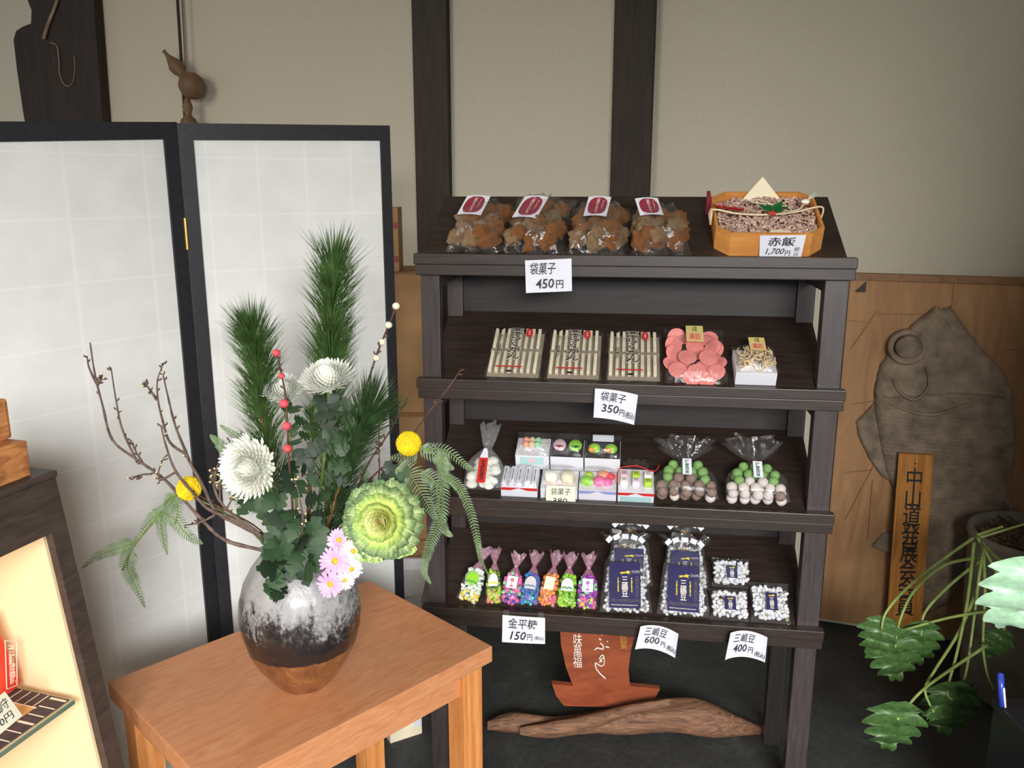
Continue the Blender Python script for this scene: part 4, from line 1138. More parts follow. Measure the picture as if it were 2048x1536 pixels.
pine('pine_branch', [mouth(1.2), vp(620, 960, .05), vp(628, 880, .06), vp(622, 830, .06)], .6, .6, 300, 'small pine sprig in the middle behind dark leaves', 5, 'needle2', ln=.055, start=.3)

# ------------------------------------------------------------------ leaf shapes
def leaf_mesh(name, mat, lobes=3, curl=.15, seed=0, w=.36, deep=.45, th=0):
    """unit leaf along +y, lobed; centre rib and two margins"""
    mb = MB(); n = 30; rib = []; le = []; ri = []
    for i in range(n + 1):
        t = i / n; env = w * (sin(pi * min(1, t * .97 + .015)) ** .6) * (1 - .25 * t)
        ph = (t * (lobes + .3)) % 1; lob = 1 - deep * (1 - abs(sin(pi * ph)) ** .6); x = env * lob
        y = t + .10 * x * (1 if lobes > 2 else .4); z = -curl * t * t + .02 * sin(t * 9 + seed)
        rib.append((0, t, -curl * t * t)); le.append((-x, y, z - .15 * x)); ri.append((x, y, z - .15 * x))
    k0 = 0
    mb.raw(rib + le + ri, [(i, i + 1, n + 1 + i + 1, n + 1 + i) for i in range(n)] + [(i + 1, i, 2 * (n + 1) + i, 2 * (n + 1) + i + 1) for i in range(n)])
    return mb.mesh(name, mat, True)


LEAF = [leaf_mesh('leaf', M['mumleaf' if i % 3 else 'mumleaf2'], 3, .1 + .12 * i, i, .42, .6) for i in range(4)]


def leaves(o, spots, seed, s=.038):
    rr = random.Random(seed)
    for (px, py, dy) in spots:
        p = vp(px, py, dy); ax = V3((VB.x + .005, DV, p.z)); out = (p - ax); out = out.normalized() if out.length > .01 else V3((0, -1, 0))
        d = (out * rr.uniform(.2, 1) + V3((rr.uniform(-.5, .5), rr.uniform(-.5, .1), rr.uniform(-.9, .5)))).normalized()
        up = V3((rr.uniform(-.5, .5), -1, rr.uniform(.2, 1)))
        link('leaf', LEAF[rr.randrange(4)], o, look(p - d * s * .4, d, up, s * rr.uniform(.8, 1.25)), True)


# white chrysanthemums
def mum(px, py, dy, size, face, lab, seed, stem, spots, npet=330):
    rr = random.Random(seed); c = vp(px, py, dy); m = look(c, V3(face).orthogonal(), face); fz = V3(face).normalized()
    o = thing('white_chrysanthemum', stem[0], lab, 'flower', 'white chrysanthemums in the vase')
    mb = MB(); mb.tube(sm(stem + [c - fz * size * .2], 6), .0028, 7); part('stem', mb, M['greenstem'], o, True, world=True)
    ax = fz.orthogonal().normalized(); ay = fz.cross(ax); mb = MB()
    for i in range(npet):
        t = (i + .5) / npet; th = i * 2.39996; el = 1.62 * t ** .62       # from the axis outwards
        d = (fz * cos(el) + (ax * cos(th) + ay * sin(th)) * sin(el)).normalized(); ln = size * (.62 + .42 * t) * rr.uniform(.88, 1.08)
        base = c + d * size * .08; side = d.cross(fz); side = side.normalized() if side.length > .05 else ax; nr = side.cross(d)
        w_ = size * .055; inn = fz * (.16 * size * (1 - t)) - d.cross(side) * 0
        p = [base, base + d * ln * .5 + fz * (-.05 * ln), base + d * ln * .85 + fz * (.10 * ln) , base + d * ln * .97 + fz * (.22 * ln) - (ax * cos(th) + ay * sin(th)) * ln * .10 * (1 - t)]
        ws = [w_ * .5, w_, w_ * 1.05, w_ * .35]; vs = []
        for q, pp in enumerate(p): vs += [pp - side * ws[q] + fz * ws[q] * .6, pp, pp + side * ws[q] + fz * ws[q] * .6]
        mb.raw(vs, [(q * 3 + a, q * 3 + a + 1, (q + 1) * 3 + a + 1, (q + 1) * 3 + a) for q in range(3) for a in (0, 1)])
    mb.ball(c + fz * size * .22, size * .34, 2, jit=.12)
    part('petals', mb, M['petal'], o, True, world=True, kind='stuff')
    leaves(o, spots, seed)
    return o


mum(505, 935, -.09, .052, (-.35, -1, .25), 'white chrysanthemum facing forward at the left of the vase', 1, [mouth(3.0), vp(560, 1020, -.02)],
    [(520, 1010, -.05), (545, 1040, -.06), (500, 1005, -.04), (560, 1000, -.05), (575, 1060, -.06), (540, 1080, -.06), (585, 1020, -.06), (560, 1110, -.07), (570, 1150, -.09), (548, 1135, -.08),
     (545, 985, -.05), (575, 960, -.05), (560, 1085, -.07), (552, 1165, -.09), (590, 1090, -.08), (492, 1000, -.03), (585, 1130, -.09), (608, 1150, -.10), (612, 1120, -.09)])
mum(656, 765, -.02, .045, (-.1, -.35, 1), 'white chrysanthemum facing up in front of the tallest pine', 2, [mouth(1.0), vp(645, 950, -.01), vp(655, 850, -.01)],
    [(640, 800, -.02), (675, 815, -.02), (690, 810, -.02), (650, 845, -.03), (640, 830, -.02), (660, 870, -.04), (680, 870, -.04), (650, 890, -.04), (665, 900, -.05), (670, 930, -.05), (690, 840, -.03), (640, 880, -.03), (655, 950, -.05), (680, 960, -.04)])
mum(565, 785, .07, .038, (.1, -.4, .9), 'smaller white chrysanthemum partly behind the red-balled twig', 3, [mouth(1.8), vp(590, 950, .03), vp(575, 850, .06)],
    [(575, 810, .05), (588, 815, .04), (600, 840, .03), (620, 850, .02), (610, 870, .02), (590, 880, .02), (600, 910, .0), (625, 900, .0), (585, 930, .0), (610, 940, -.02), (625, 960, -.03), (600, 970, -.03), (640, 985, -.04), (615, 1000, -.05), (600, 1040, -.05), (630, 1030, -.05), (585, 860, .03)])

# ------------------------------------------------------------------ yellow ball flowers
def pompon(px, py, dy, r, stem, lab, seed):
    rr = random.Random(seed); c = vp(px, py, dy); o = thing('yellow_pompon_flower', stem[0], lab, 'flower', 'yellow pompon flowers in the vase')
    mb = MB(); mb.tube(sm(stem + [c], 6), .0016, 6); part('stem', mb, M['pinestem'], o, True, world=True)
    mb = MB(); mb.ball(c, r * .9, 3); n = 420
    for i in range(n):
        z = max(-1, min(1, 1 - 2 * (i + .5) / n + rr.uniform(-.03, .03))); a = i * 2.39996 + rr.uniform(-.15, .15); q = sqrt(1 - z * z); d = V3((q * cos(a), q * sin(a), z))
        mb.raw(ICO[1][0], ICO[1][1], Matrix.Translation(c + d * r * .9) @ Matrix.Scale(r * rr.uniform(.07, .12), 4))
    part('flower_head', mb, M['yellow'], o, True, world=True, kind='stuff')


pompon(817, 887, -.03, .0225, [mouth(.1), vp(740, 1010, -.03), vp(795, 930, -.03)], 'yellow pompon flower in front of the display stand', 1)
pompon(378, 977, .0, .0225, [mouth(3.3), vp(520, 1060, -.01), vp(430, 1010, .0)], 'yellow pompon flower among bare twigs at left', 2)

# ------------------------------------------------------------------ pink daisies
def daisy(px, py, dy, r, face, mat, lab, seed, grp='pink daisies over the vase rim'):
    rr = random.Random(seed); c = vp(px, py, dy); fz = V3(face).normalized(); o = thing('pink_daisy', mouth(-.6), lab, 'flower', grp); ax = fz.orthogonal().normalized(); ay = fz.cross(ax)
    mb = MB(); mb.tube(sm([mouth(-.6), (mouth(-.6) + c) / 2 + V3((0, .01, .02)), c - fz * .004], 5), .0014, 6); part('stem', mb, M['greenstem'], o, True, world=True)
    mb = MB(); n = 22
    for i in range(n):
        a = 2 * pi * i / n + rr.uniform(-.06, .06); d = ax * cos(a) + ay * sin(a); s = fz.cross(d); l_ = r * rr.uniform(.9, 1.05); w_ = r * .105; zz = .1 * (i % 2)
        vs = []
        for t, ww, h in ((.15, .5, 0), (.55, 1, .08 + zz), (.9, .9, .06 + zz), (1.0, .3, .02 + zz)):
            q = c + d * l_ * t + fz * (h * r + .001); vs += [q - s * w_ * ww, q + s * w_ * ww]
        mb.raw(vs, [(0, 1, 3, 2), (2, 3, 5, 4), (4, 5, 7, 6)])
    part('petals', mb, M[mat], o, world=True)
    mb = MB(); mb.raw(ICO[2][0], ICO[2][1], look(c + fz * .001, ax, fz, r * .24, r * .13)); part('flower_disc', mb, M['disc'], o, True, world=True)


daisy(678, 1080, -.085, .0215, (.2, -1, .45), 'pink', 'mid pink daisy, topmost of the cluster', 1)
daisy(670, 1122, -.105, .0265, (-.1, -1, .35), 'pink', 'largest pink daisy in the middle of the cluster', 2)
daisy(706, 1102, -.095, .0205, (.25, -1, .3), 'palepink', 'pale daisy closest beneath the ornamental kale', 3)
daisy(703, 1138, -.10, .0195, (.4, -1, .2), 'palepink', 'pale pink daisy at the right of the cluster', 4)
daisy(661, 1168, -.118, .0235, (-.15, -1, .2), 'pink', 'pink daisy, lowest of the cluster against the glaze', 5)
daisy(690, 1160, -.112, .017, (.1, -1, .1), 'palepink', 'small pale daisy low between two others', 6)

# ------------------------------------------------------------------ ornamental kale
kc = vp(762, 1042, -.10); fz = V3((-.18, -1, .22)).normalized(); kx = fz.orthogonal().normalized(); ky = fz.cross(kx)
kale = thing('ornamental_kale', mouth(-.2), 'large round ornamental kale head, yellow-green with green margins', 'flower')
mb = MB(); mb.tube(sm([mouth(-.2), vp(720, 1080, -.06), kc - fz * .02], 6), .006, 8); part('stem', mb, M['greenstem'], kale, True, world=True)


def kale_leaf(seed, ruf, cup, name='leaf', mat=None, wrap=.1):
    rr = random.Random(seed); mb = MB(); nu, nv = 44, 8
    def f(u, v):
        a = (u - .5) * 2.2; r = v; w_ = sin(a) * .78 * (.35 + .65 * v); y = v * (.42 + .58 * cos(a * .75))
        z = cup * (v ** 2) + wrap * w_ * w_ + ruf * v ** 3 * sin(u * 21 + seed) * .45 + ruf * .4 * v ** 4 * sin(u * 47 + seed * 2) + .05 * v * noise.noise(V3((u * 5, v * 3, seed)))
        return (w_, y + ruf * .16 * v ** 3 * cos(u * 23 + seed), z)
    mb.grid(f, nu, nv); mb.grid(lambda u, v: (f(1 - u, v)[0], f(1 - u, v)[1], f(1 - u, v)[2] - .012), nu, nv); return mb.mesh(name, mat, True)


idx = 0
for ring, (n, rs, tilt, mat, ruf) in enumerate(((6, .058, .12, 'kaleout', .13), (6, .052, .30, 'kaleout', .12), (6, .044, .52, 'kalemid', .10), (6, .037, .74, 'kalemid', .07), (6, .031, .92, 'kalein', .05), (5, .026, 1.06, 'kalein', .04), (5, .021, 1.18, 'kalein', .03), (4, .015, 1.3, 'kalein', .03), (3, .010, 1.4, 'kalecore', .03))):
    for i in range(n):
        a = 2 * pi * i / n + ring * .55; idx += 1; d0 = kx * cos(a) + ky * sin(a); d = (d0 * cos(tilt) + fz * sin(tilt)).normalized(); up = (fz * cos(tilt) - d0 * sin(tilt))
        base = kc + d0 * rs * .22 + fz * (-.022 + .0030 * ring)
        link('leaf', kale_leaf(idx, ruf, .12 if ring < 3 else .16, 'leaf', M[mat], .1 + .16 * ring), kale, look(base, d, up, rs * (1 + .04 * sin(idx * 2.1))), True)
# two paler leaves hanging out below
for px, py, dx in ((735, 1095, -.2), (780, 1090, .2)):
    link('leaf', kale_leaf(90 + px, .1, .1, 'leaf', M['kalemid']), kale, look(vp(px, py - 40, -.09), V3((dx, -.1, -1)), fz, .058), True)

# ------------------------------------------------------------------ twigs
def twig(name, pts, r0, r1, mat, lab, cat, grp, side=(), buds=0, seed=0, budmat='darkbud', budr=.0022, knobs=True, pale=0):
    rr = random.Random(seed); P = sm(pts, 6); o = thing(name, P[0], lab, cat, grp); mb = MB()
    rad = [(r0 + (r1 - r0) * i / (len(P) - 1)) * (1 + .18 * rr.uniform(-1, 1)) for i in range(len(P))]; mb.tube(P, rad, 7); part('stem', mb, M[mat], o, True, world=True)
    allp = [P]
    for s_ in side:
        Q = sm(s_, 5); allp.append(Q); mb = MB(); mb.tube(Q, [r0 * .55, r1 * .8], 6); part('side_twig', mb, M[mat], o, True, world=True)
    mbd = MB(); mbp = MB()
    for i in range(buds):
        Q = allp[rr.randrange(len(allp))] if side else P; f = rr.uniform(.25, 1) * (len(Q) - 1.01); i0 = int(f); p = Q[i0].lerp(Q[i0 + 1], f - i0); d = (Q[i0 + 1] - Q[i0]).normalized(); n_ = d.orthogonal().normalized(); a = rr.uniform(0, 6.28); q = (n_ * cos(a) + d.cross(n_) * sin(a))
        mbd.tube([p, p + q * .005 + d * .003, p + q * .007 + d * .006], [.0010, .0017, .0006], 5)
        if i < pale: mbp.ball(p + q * .006 + d * .005, budr, 1)
    if buds: part('buds', mbd, M[budmat], o, True, world=True, kind='stuff')
    if pale: part('pale_buds', mbp, M['bud'], o, True, world=True, kind='stuff')
    return o, P


g1 = 'bare budded twigs at the left of the vase'
twig('budded_twig', [mouth(3.1), vp(540, 1105, 0), vp(450, 1080, .0), vp(395, 1030, .02), vp(330, 960, .03), vp(275, 920, .03), vp(225, 880, .03), vp(205, 810, .03), vp(190, 750, .03), vp(180, 685, .03)], .0042, .0013, 'bark',
     'long bare twig reaching furthest left with upright tip', 'twig', g1, side=[[vp(275, 925, .03), vp(245, 860, .03), vp(232, 800, .03), vp(222, 735, .03)], [vp(285, 925, .03), vp(270, 900, .03), vp(262, 880, .03)], [vp(192, 765, .03), vp(178, 735, .03), vp(174, 712, .03)], [vp(302, 948, .03), vp(280, 950, .04), vp(262, 960, .04)], [vp(192, 768, .03), vp(206, 755, .03)]], buds=46, seed=1, pale=6)
twig('budded_twig', [mouth(3.0), vp(545, 1085, -.02), vp(470, 1045, -.02), vp(430, 1020, -.01), vp(405, 970, 0), vp(380, 925, .01), vp(372, 905, .01), vp(350, 850, .01), vp(335, 790, .01), vp(326, 750, .01)], .0050, .0012, 'bark',
     'bare twig with two forked tips crossing the yellow pompon', 'twig', g1, side=[[vp(372, 908, .01), vp(340, 885, .01), vp(325, 840, .01), vp(316, 800, .01), vp(315, 760, .01), vp(328, 725, .01)], [vp(314, 800, .01), vp(300, 780, .01), vp(287, 762, .01)]], buds=30, seed=2, pale=10)
twig('budded_twig', [mouth(3.1, .04), vp(540, 1090, -.03), vp(480, 1045, -.03), vp(420, 1020, -.02), vp(385, 985, -.03), vp(350, 940, -.02), vp(330, 885, -.02), vp(322, 850, -.02)], .0045, .0012, 'bark',
     'bare twig running beneath the other twigs toward the fold', 'twig', g1, side=[[vp(430, 1030, -.02), vp(400, 1045, -.02), vp(370, 1050, -.01)], [vp(350, 945, -.02), vp(320, 960, -.01), vp(318, 940, 0), vp(328, 915, 0)]], buds=24, seed=3, pale=8)
twig('budded_twig', [mouth(2.9), vp(520, 1070, -.04), vp(455, 1020, -.04), vp(430, 980, -.04), vp(432, 940, -.04), vp(450, 905, -.03), vp(460, 882, -.03)], .0035, .0010, 'bark',
     'short twig thick with pale round buds beside the lower chrysanthemum', 'twig', g1, side=[[vp(432, 985, -.04), vp(425, 965, -.04), vp(427, 940, -.04)], [vp(455, 1015, -.04), vp(470, 990, -.04), vp(487, 990, -.05)], [vp(440, 1000, -.04), vp(440, 975, -.04), vp(443, 955, -.04)]], buds=40, seed=4, pale=34)
twig('budded_twig', [mouth(1.8), vp(606, 1050, -.09), vp(598, 990, -.09), vp(590, 960, -.09)], .0020, .0010, 'bark', 'slim twig with pale buds standing in the middle of the leaves', 'twig', None, buds=14, seed=5, pale=12)
g2 = 'slim bare twigs at the right of the vase'
twig('bare_twig', [mouth(.1), vp(690, 1050, .0), vp(740, 960, .0), vp(795, 910, .0), vp(850, 835, .0), vp(890, 785, .0), vp(923, 738, .0)], .0024, .0010, 'redbark', 'bare twig rising furthest right across the display stand', 'twig', g2, buds=10, seed=6)
twig('bare_twig', [mouth(.2), vp(700, 1010, .01), vp(735, 930, .01), vp(775, 870, .01), vp(800, 825, .01), vp(815, 795, .01)], .0022, .0009, 'redbark', 'bare twig ending left of the right pompon', 'twig', g2, buds=12, seed=7)
twig('bare_twig', [mouth(.3), vp(735, 1040, .02), vp(757, 960, .02), vp(758, 890, .02), vp(757, 835, .02)], .0020, .0008, 'redbark', 'bare twig standing upright against the screen edge', 'twig', g2, buds=10, seed=8)


def ball_twig(pts, balls, mat, lab, seed, bm):
    o, P = twig('rice_ball_twig', pts, .0022, .0014, 'redbark', lab, 'twig', None, buds=10, seed=seed)
    for (px, py, dy, r) in balls:
        c = vp(px, py, dy); vs, fs = ICO[2]; mb = MB(); mb.raw([c + V3((v.x, v.y, v.z * .95)) * r * (1 + .09 * noise.noise(v * 2 + c * 50)) for v in vs], fs); part('rice_ball', mb, M[bm], o, True, world=True)


ball_twig([mouth(2.0), vp(585, 1010, -.03), vp(578, 920, -.03), vp(572, 800, -.03), vp(562, 745, -.03), vp(555, 708, -.03)],
          [(553, 706, -.03, .0070), (563, 752, -.03, .0058), (568, 807, -.035, .0082), (573, 852, -.035, .0082), (575, 897, -.035, .0076)], 'mochired', 'dark twig strung with five coral red rice balls', 21, 'mochired')
ball_twig([mouth(.4), vp(700, 960, .03), vp(722, 830, .03), vp(735, 768, .03), vp(757, 700, .03), vp(778, 650, .03), vp(792, 612, .03)],
          [(792, 612, .03, .0068), (777, 650, .03, .0068), (764, 684, .03, .0066), (753, 716, .03, .0066), (733, 768, .03, .0066)], 'mochiwhite', 'twig strung with five ivory rice balls', 22, 'mochiwhite')

# ------------------------------------------------------------------ ferns
def frond(o, pts, wmax, seed, mat='fern', n=None, face=(0, -1, .2), up=.55, w0=.35):
    rr = random.Random(seed); P = sm(pts, 10); Ltot = sum((P[i + 1] - P[i]).length for i in range(len(P) - 1)); n = n or int(Ltot / .0042)
    mb = MB(); mb.tube(P, [.0016, .0005], 6); st = part('frond_stem', mb, M['greenstem'], o, True, world=True); mb = MB(); m_ = len(P) - 1
    for i in range(n):
        t = (i + .5) / n; f = t * m_; i0 = min(m_ - 1, int(f)); p = P[i0].lerp(P[i0 + 1], f - i0); d = (P[i0 + 1] - P[i0]).normalized(); fn = V3(face) + V3((0, 0, 0)); s = d.cross(fn).normalized()
        env = wmax * (sin(pi * min(1, w0 * (1 - t) + t)) ** .7 if t > .02 else .3) * (1 - .35 * t)
        for sg in (-1, 1):
            dd = (s * sg + d * up + fn.normalized() * rr.uniform(-.25, .1)).normalized(); l_ = env * rr.uniform(.9, 1.05); nn = dd.cross(fn).normalized() * .0013
            e = p + dd * l_; mid = p + dd * l_ * .6
            mb.raw([p - nn * .7, p + nn * .7, mid + nn, mid - nn, e + d * l_ * .12], [(0, 1, 2, 3), (3, 2, 4)])
    part('leaflets', mb, M[mat], o, world=True, kind='stuff')


fl = thing('fern_spray', mouth(3.2), 'fern spray drooping at the left in front of the paper screen', 'fern')
mb = MB(); mb.tube(sm([mouth(3.2), vp(500, 1060, .04), vp(420, 1010, .05), vp(350, 990, .05), vp(310, 1040, .05), vp(262, 1100, .05), vp(246, 1140, .05)], 6), .0018, 6); part('stem', mb, M['greenstem'], fl, True, world=True)
frond(fl, [vp(355, 985, .05), vp(330, 1020, .05), vp(300, 1040, .05), vp(262, 1092, .05)], .022, 1)
frond(fl, [vp(270, 1085, .05), vp(240, 1095, .05), vp(200, 1110, .05), vp(163, 1137, .05)], .020, 2)
frond(fl, [vp(262, 1095, .06), vp(255, 1135, .06), vp(270, 1170, .06), vp(290, 1215, .06)], .024, 3)
frond(fl, [vp(310, 1025, .04), vp(345, 1035, .04), vp(375, 1070, .03), vp(405, 1088, .03)], .024, 4)
frond(fl, [vp(320, 1030, .06), vp(325, 1070, .06), vp(335, 1110, .06)], .016, 5)
frond(fl, [vp(340, 990, .05), vp(355, 1010, .05), vp(350, 1050, .05)], .018, 6)
fl2 = thing('fern_spray', mouth(3.4), 'feathery fern behind the lower white chrysanthemum', 'fern')
frond(fl2, [vp(560, 1000, .02), vp(490, 960, .02), vp(450, 900, .02), vp(420, 870, .02)], .026, 7)
frond(fl2, [vp(545, 1000, .0), vp(500, 1010, .0), vp(470, 985, .0), vp(440, 960, .0)], .024, 8)
frond(fl2, [vp(560, 990, .03), vp(520, 920, .03), vp(480, 880, .03), vp(440, 850, .03)], .022, 9)
fr = thing('fern_spray', mouth(.2), 'long drooping fern spray hanging before the display stand', 'fern')
mb = MB(); mb.tube(sm([mouth(.1), vp(740, 1000, -.02), vp(790, 940, -.02), vp(820, 905, -.02), vp(860, 895, -.02)], 6), .0020, 6); part('stem', mb, M['greenstem'], fr, True, world=True)
frond(fr, [vp(790, 940, -.05), vp(820, 950, -.05), vp(850, 1000, -.05), vp(872, 1040, -.05)], .030, 11)
frond(fr, [vp(840, 895, -.04), vp(870, 910, -.04), vp(890, 930, -.04), vp(908, 938, -.04)], .020, 12)
frond(fr, [vp(845, 898, -.04), vp(890, 900, -.04), vp(930, 930, -.04), vp(950, 942, -.04)], .014, 13)
frond(fr, [vp(840, 945, -.04), vp(870, 965, -.04), vp(878, 1020, -.04), vp(890, 1060, -.04), vp(905, 1073, -.04)], .020, 14)
frond(fr, [vp(880, 950, -.04), vp(915, 970, -.05), vp(940, 1020, -.05), vp(955, 1080, -.05), vp(962, 1120, -.05), vp(980, 1155, -.05)], .013, 15)
frond(fr, [vp(885, 960, -.045), vp(882, 1030, -.045), vp(860, 1090, -.045), vp(848, 1140, -.045), vp(862, 1168, -.045)], .018, 16)
frond(fr, [vp(835, 905, -.03), vp(810, 915, -.03), vp(780, 915, -.03)], .018, 17)
frond(fr, [vp(880, 900, -.04), vp(886, 930, -.04), vp(885, 965, -.04), vp(882, 1030, -.04)], .018, 20)
fr2 = thing('fern_spray', mouth(.6), 'dark fern tips showing behind the kale and leaning pine', 'fern')
frond(fr2, [vp(690, 1060, .02), vp(725, 1000, .02), vp(735, 960, .02), vp(722, 930, .02)], .024, 18)
frond(fr2, [vp(685, 1060, .0), vp(700, 1010, .0), vp(720, 985, .0), vp(745, 960, .0)], .022, 19)
# dark leaves on the stalk right of the kale
tl = thing('leafy_sprig', mouth(.3), 'small dark leafy sprig just above the kale', 'foliage')
mb = MB(); mb.tube(sm([mouth(.3), vp(735, 1010, -.03), vp(775, 950, -.04)], 5), .002, 6); part('stem', mb, M['greenstem'], tl, True, world=True)
leaves(tl, [(770, 950, -.05), (780, 935, -.05), (765, 970, -.06), (785, 960, -.05), (792, 945, -.05)], 77, .034)
bl = thing('leafy_sprig', mouth(4.4), 'dark chrysanthemum foliage spilling over the vase rim', 'foliage')
mb = MB(); mb.tube(sm([mouth(4.4), vp(600, 1060, -.07)], 5), .003, 6); part('stem', mb, M['greenstem'], bl, True, world=True)
leaves(bl, [(560, 1100, -.08), (575, 1120, -.09), (555, 1140, -.09), (600, 1080, -.08), (625, 1090, -.08), (640, 1070, -.08), (600, 1130, -.10), (570, 1080, -.08), (590, 1050, -.08), (545, 1100, -.06), (555, 1060, -.06), (615, 1060, -.07), (645, 1100, -.09), (550, 1160, -.10), (560, 1175, -.105), (610, 1145, -.105), (590, 1105, -.095), (570, 1040, -.07)], 78, .05)

# ================================================================== WALL HANGINGS
def wq(px, py, off=.02): return wallp(px, py, off)


gs = thing('gourd_string', wq(366, 240, .03), 'dried gourds hanging on a straw cord from a thin pole', 'ornament')
mb = MB(); mb.tube([wq(353, -30, .03), wq(370, 240, .03), wq(372, 300, .03)], .006, 8); part('pole', mb, M['post'], gs, world=True)
mb = MB(); mb.tube(sm([wq(362, -30, .045), wq(370, 120, .045), wq(374, 200, .045), wq(376, 300, .045)], 5), .0025, 6); part('cord', mb, M['rope'], gs, world=True)


def gourd(c, d, s, L):
    mb = MB(); pr_ = [(.001, -.035), (.018, -.033), (.031, -.020), (.036, 0), (.031, .020), (.016, .036), (.012, .044), (.019, .060), (.021, .074), (.013, .094), (.006, .110), (.0045, .125), (.006, .128), (.001, .130)]
    m = look(c, d) @ Matrix.Rotation(-pi / 2, 4, 'X') @ Matrix.Scale(s, 4); mb.lathe(pr_, 24, m); part('gourd', mb, M['gourd'], gs, True, world=True)


gourd(wq(384, 172, .07), (wq(322, 95, .07) - wq(384, 172, .07)), 1.4, 1)
gourd(wq(378, 250, .07), V3((0, 0, 1)), .95, 1)
# carved plaque
pts = [(-150, -40), (207, -40), (208, 0), (186, 0), (196, 120), (206, 300), (62, 300), (46, 200), (30, 100), (27, 75), (38, 55), (62, 48), (60, 15), (50, -20)]
pts = [(186 - 6, -60), (187, 0), (205, 236), (212, 300), (64, 300), (48, 236), (34, 140), (27, 80), (32, 62), (46, 53), (62, 47), (63, 20), (55, 0), (46, -60)]
loc = [WF.inverted() @ wq(x, y, .05) for x, y in pts]
pl = thing('wooden_plaque', wq(120, 300, .03), 'dark rough wooden plaque with a painted looping stroke, top left', 'plaque')
mb = MB(); mb.prism([(p.x, -p.z) for p in loc], .0, .045, WF @ frame(V3((0, -.05, 0)), V3((1, 0, 0)), V3((0, 0, -1)), V3((0, 1, 0)))); part('board', mb, M['post'], pl, world=True)
mb = MB(); mb.tube(sm([wq(118, -10, .058), wq(108, 20, .058), wq(96, 50, .058), wq(88, 78, .058)], 6), [.006, .008], 6)
part('painted_stroke', mb, M['fish'], pl, True, world=True)
mb = MB(); mb.tube(sm([wq(100, 85, .054), wq(114, 92, .054), wq(118, 120, .054), wq(120, 150, .054), wq(130, 170, .054), wq(144, 168, .054), wq(150, 140, .054), wq(148, 110, .054)], 6), [.003, .0015], 6)
part('painted_stroke', mb, M['fish'], pl, True, world=True)

# ================================================================== FISH BOARD
bx0 = wallx(1701, 560, .03).x; bt = 1.236; bx1 = 1.25
bd = thing('leaning_board', WF @ V3((bx0, -.03, 0)), 'tall old wooden panel leaning on the wall behind the carved fish', 'board')
x = bx0; ki = 0
for wd in (.30, .31, .30):
    if x >= bx0 + .9: break
    mb = MB(); mb.box(x, x + wd - .0006, -.026 - .001 * (ki % 2), -.004, .02, bt - .022, WF, ch=.001); part('plank', mb, M['board'], bd, world=True); x += wd; ki += 1
bx1 = x
mb = MB(); mb.box(bx0 - .004, bx1, -.034, -.003, bt - .022, bt, WF, ch=.002); part('top_rail', mb, M['frieze'], bd, world=True)
mb = MB(); q = wallx(1722, 573, .03); mb.prism([(q.x + .015, q.z - .018), (q.x + .015, q.z + .018), (q.x - .018, q.z - .018)], .026, .030, WF @ frame(V3((0, 0, 0)), V3((1, 0, 0)), V3((0, 0, 1)), V3((0, -1, 0)))); part('corner_bracket', mb, M['grate'], bd, world=True)
for a, b_ in (((1700, 700), (1755, 620)), ((1692, 640), (1740, 645)), ((1750, 628), (1850, 628)), ((1690, 1040), (1750, 925)), ((1702, 808), (1750, 802)), ((1690, 945), (1745, 940)), ((1735, 1080), (1745, 960)), ((2010, 700), (2048, 700))):
    mb = MB(); p, q = wq(*a, .028), wq(*b_, .028); mb.tube([p, q], .0016, 4); part('scratch', mb, M['frieze'], bd, world=True)


def relief(o, name, outline, mat, H, off, step=3.5, fn=None, edge=.045, rnd=.5):
    """raised carving: height field inside an outline given by points of the photograph on the wall plane"""
    L = [WF.inverted() @ wq(x_, y_, off) for x_, y_ in outline]; P = [(p.x, p.z) for p in L]
    xs = [a for a, b in P]; zs = [b for a, b in P]; st = .0058 * step / 3.5
    def inside(x, z):
        c = False; j = len(P) - 1
        for i in range(len(P)):
            if (P[i][1] > z) != (P[j][1] > z) and x < (P[j][0] - P[i][0]) * (z - P[i][1]) / (P[j][1] - P[i][1]) + P[i][0]: c = not c
            j = i
        return c
    def dist(x, z):
        best = 9
        for i in range(len(P)):
            ax, az = P[i]; bx, bz = P[(i + 1) % len(P)]; dx, dz = bx - ax, bz - az; t = max(0, min(1, ((x - ax) * dx + (z - az) * dz) / (dx * dx + dz * dz + 1e-9)))
            best = min(best, (x - ax - dx * t) ** 2 + (z - az - dz * t) ** 2)
        return sqrt(best)
    nx = int((max(xs) - min(xs)) / st) + 2; nz = int((max(zs) - min(zs)) / st) + 2; x0, z0 = min(xs) - st / 2, min(zs) - st / 2; idx = {}; vs = []; val = {}
    for j in range(nz + 1):
        for i in range(nx + 1):
            x, z = x0 + i * st, z0 + j * st; ins = inside(x, z); d = dist(x, z)
            if ins or d < st * .75:
                e = min(1, (d if ins else 0) / edge); h = H * (.30 + .70 * (1 - (1 - e) ** 2) ** rnd) if ins else 0
                if ins and fn: h += fn(x, z)
                idx[(i, j)] = len(vs); vs.append(WF @ V3((x, -off + .02 - .02 - h, z)))
    fs = [(idx[(i, j)], idx[(i + 1, j)], idx[(i + 1, j + 1)], idx[(i, j + 1)]) for j in range(nz) for i in range(nx) if all(q in idx for q in ((i, j), (i + 1, j), (i + 1, j + 1), (i, j + 1)))]
    mb = MB(); mb.raw(vs, fs); return part(name, mb, mat, o, True, world=True)


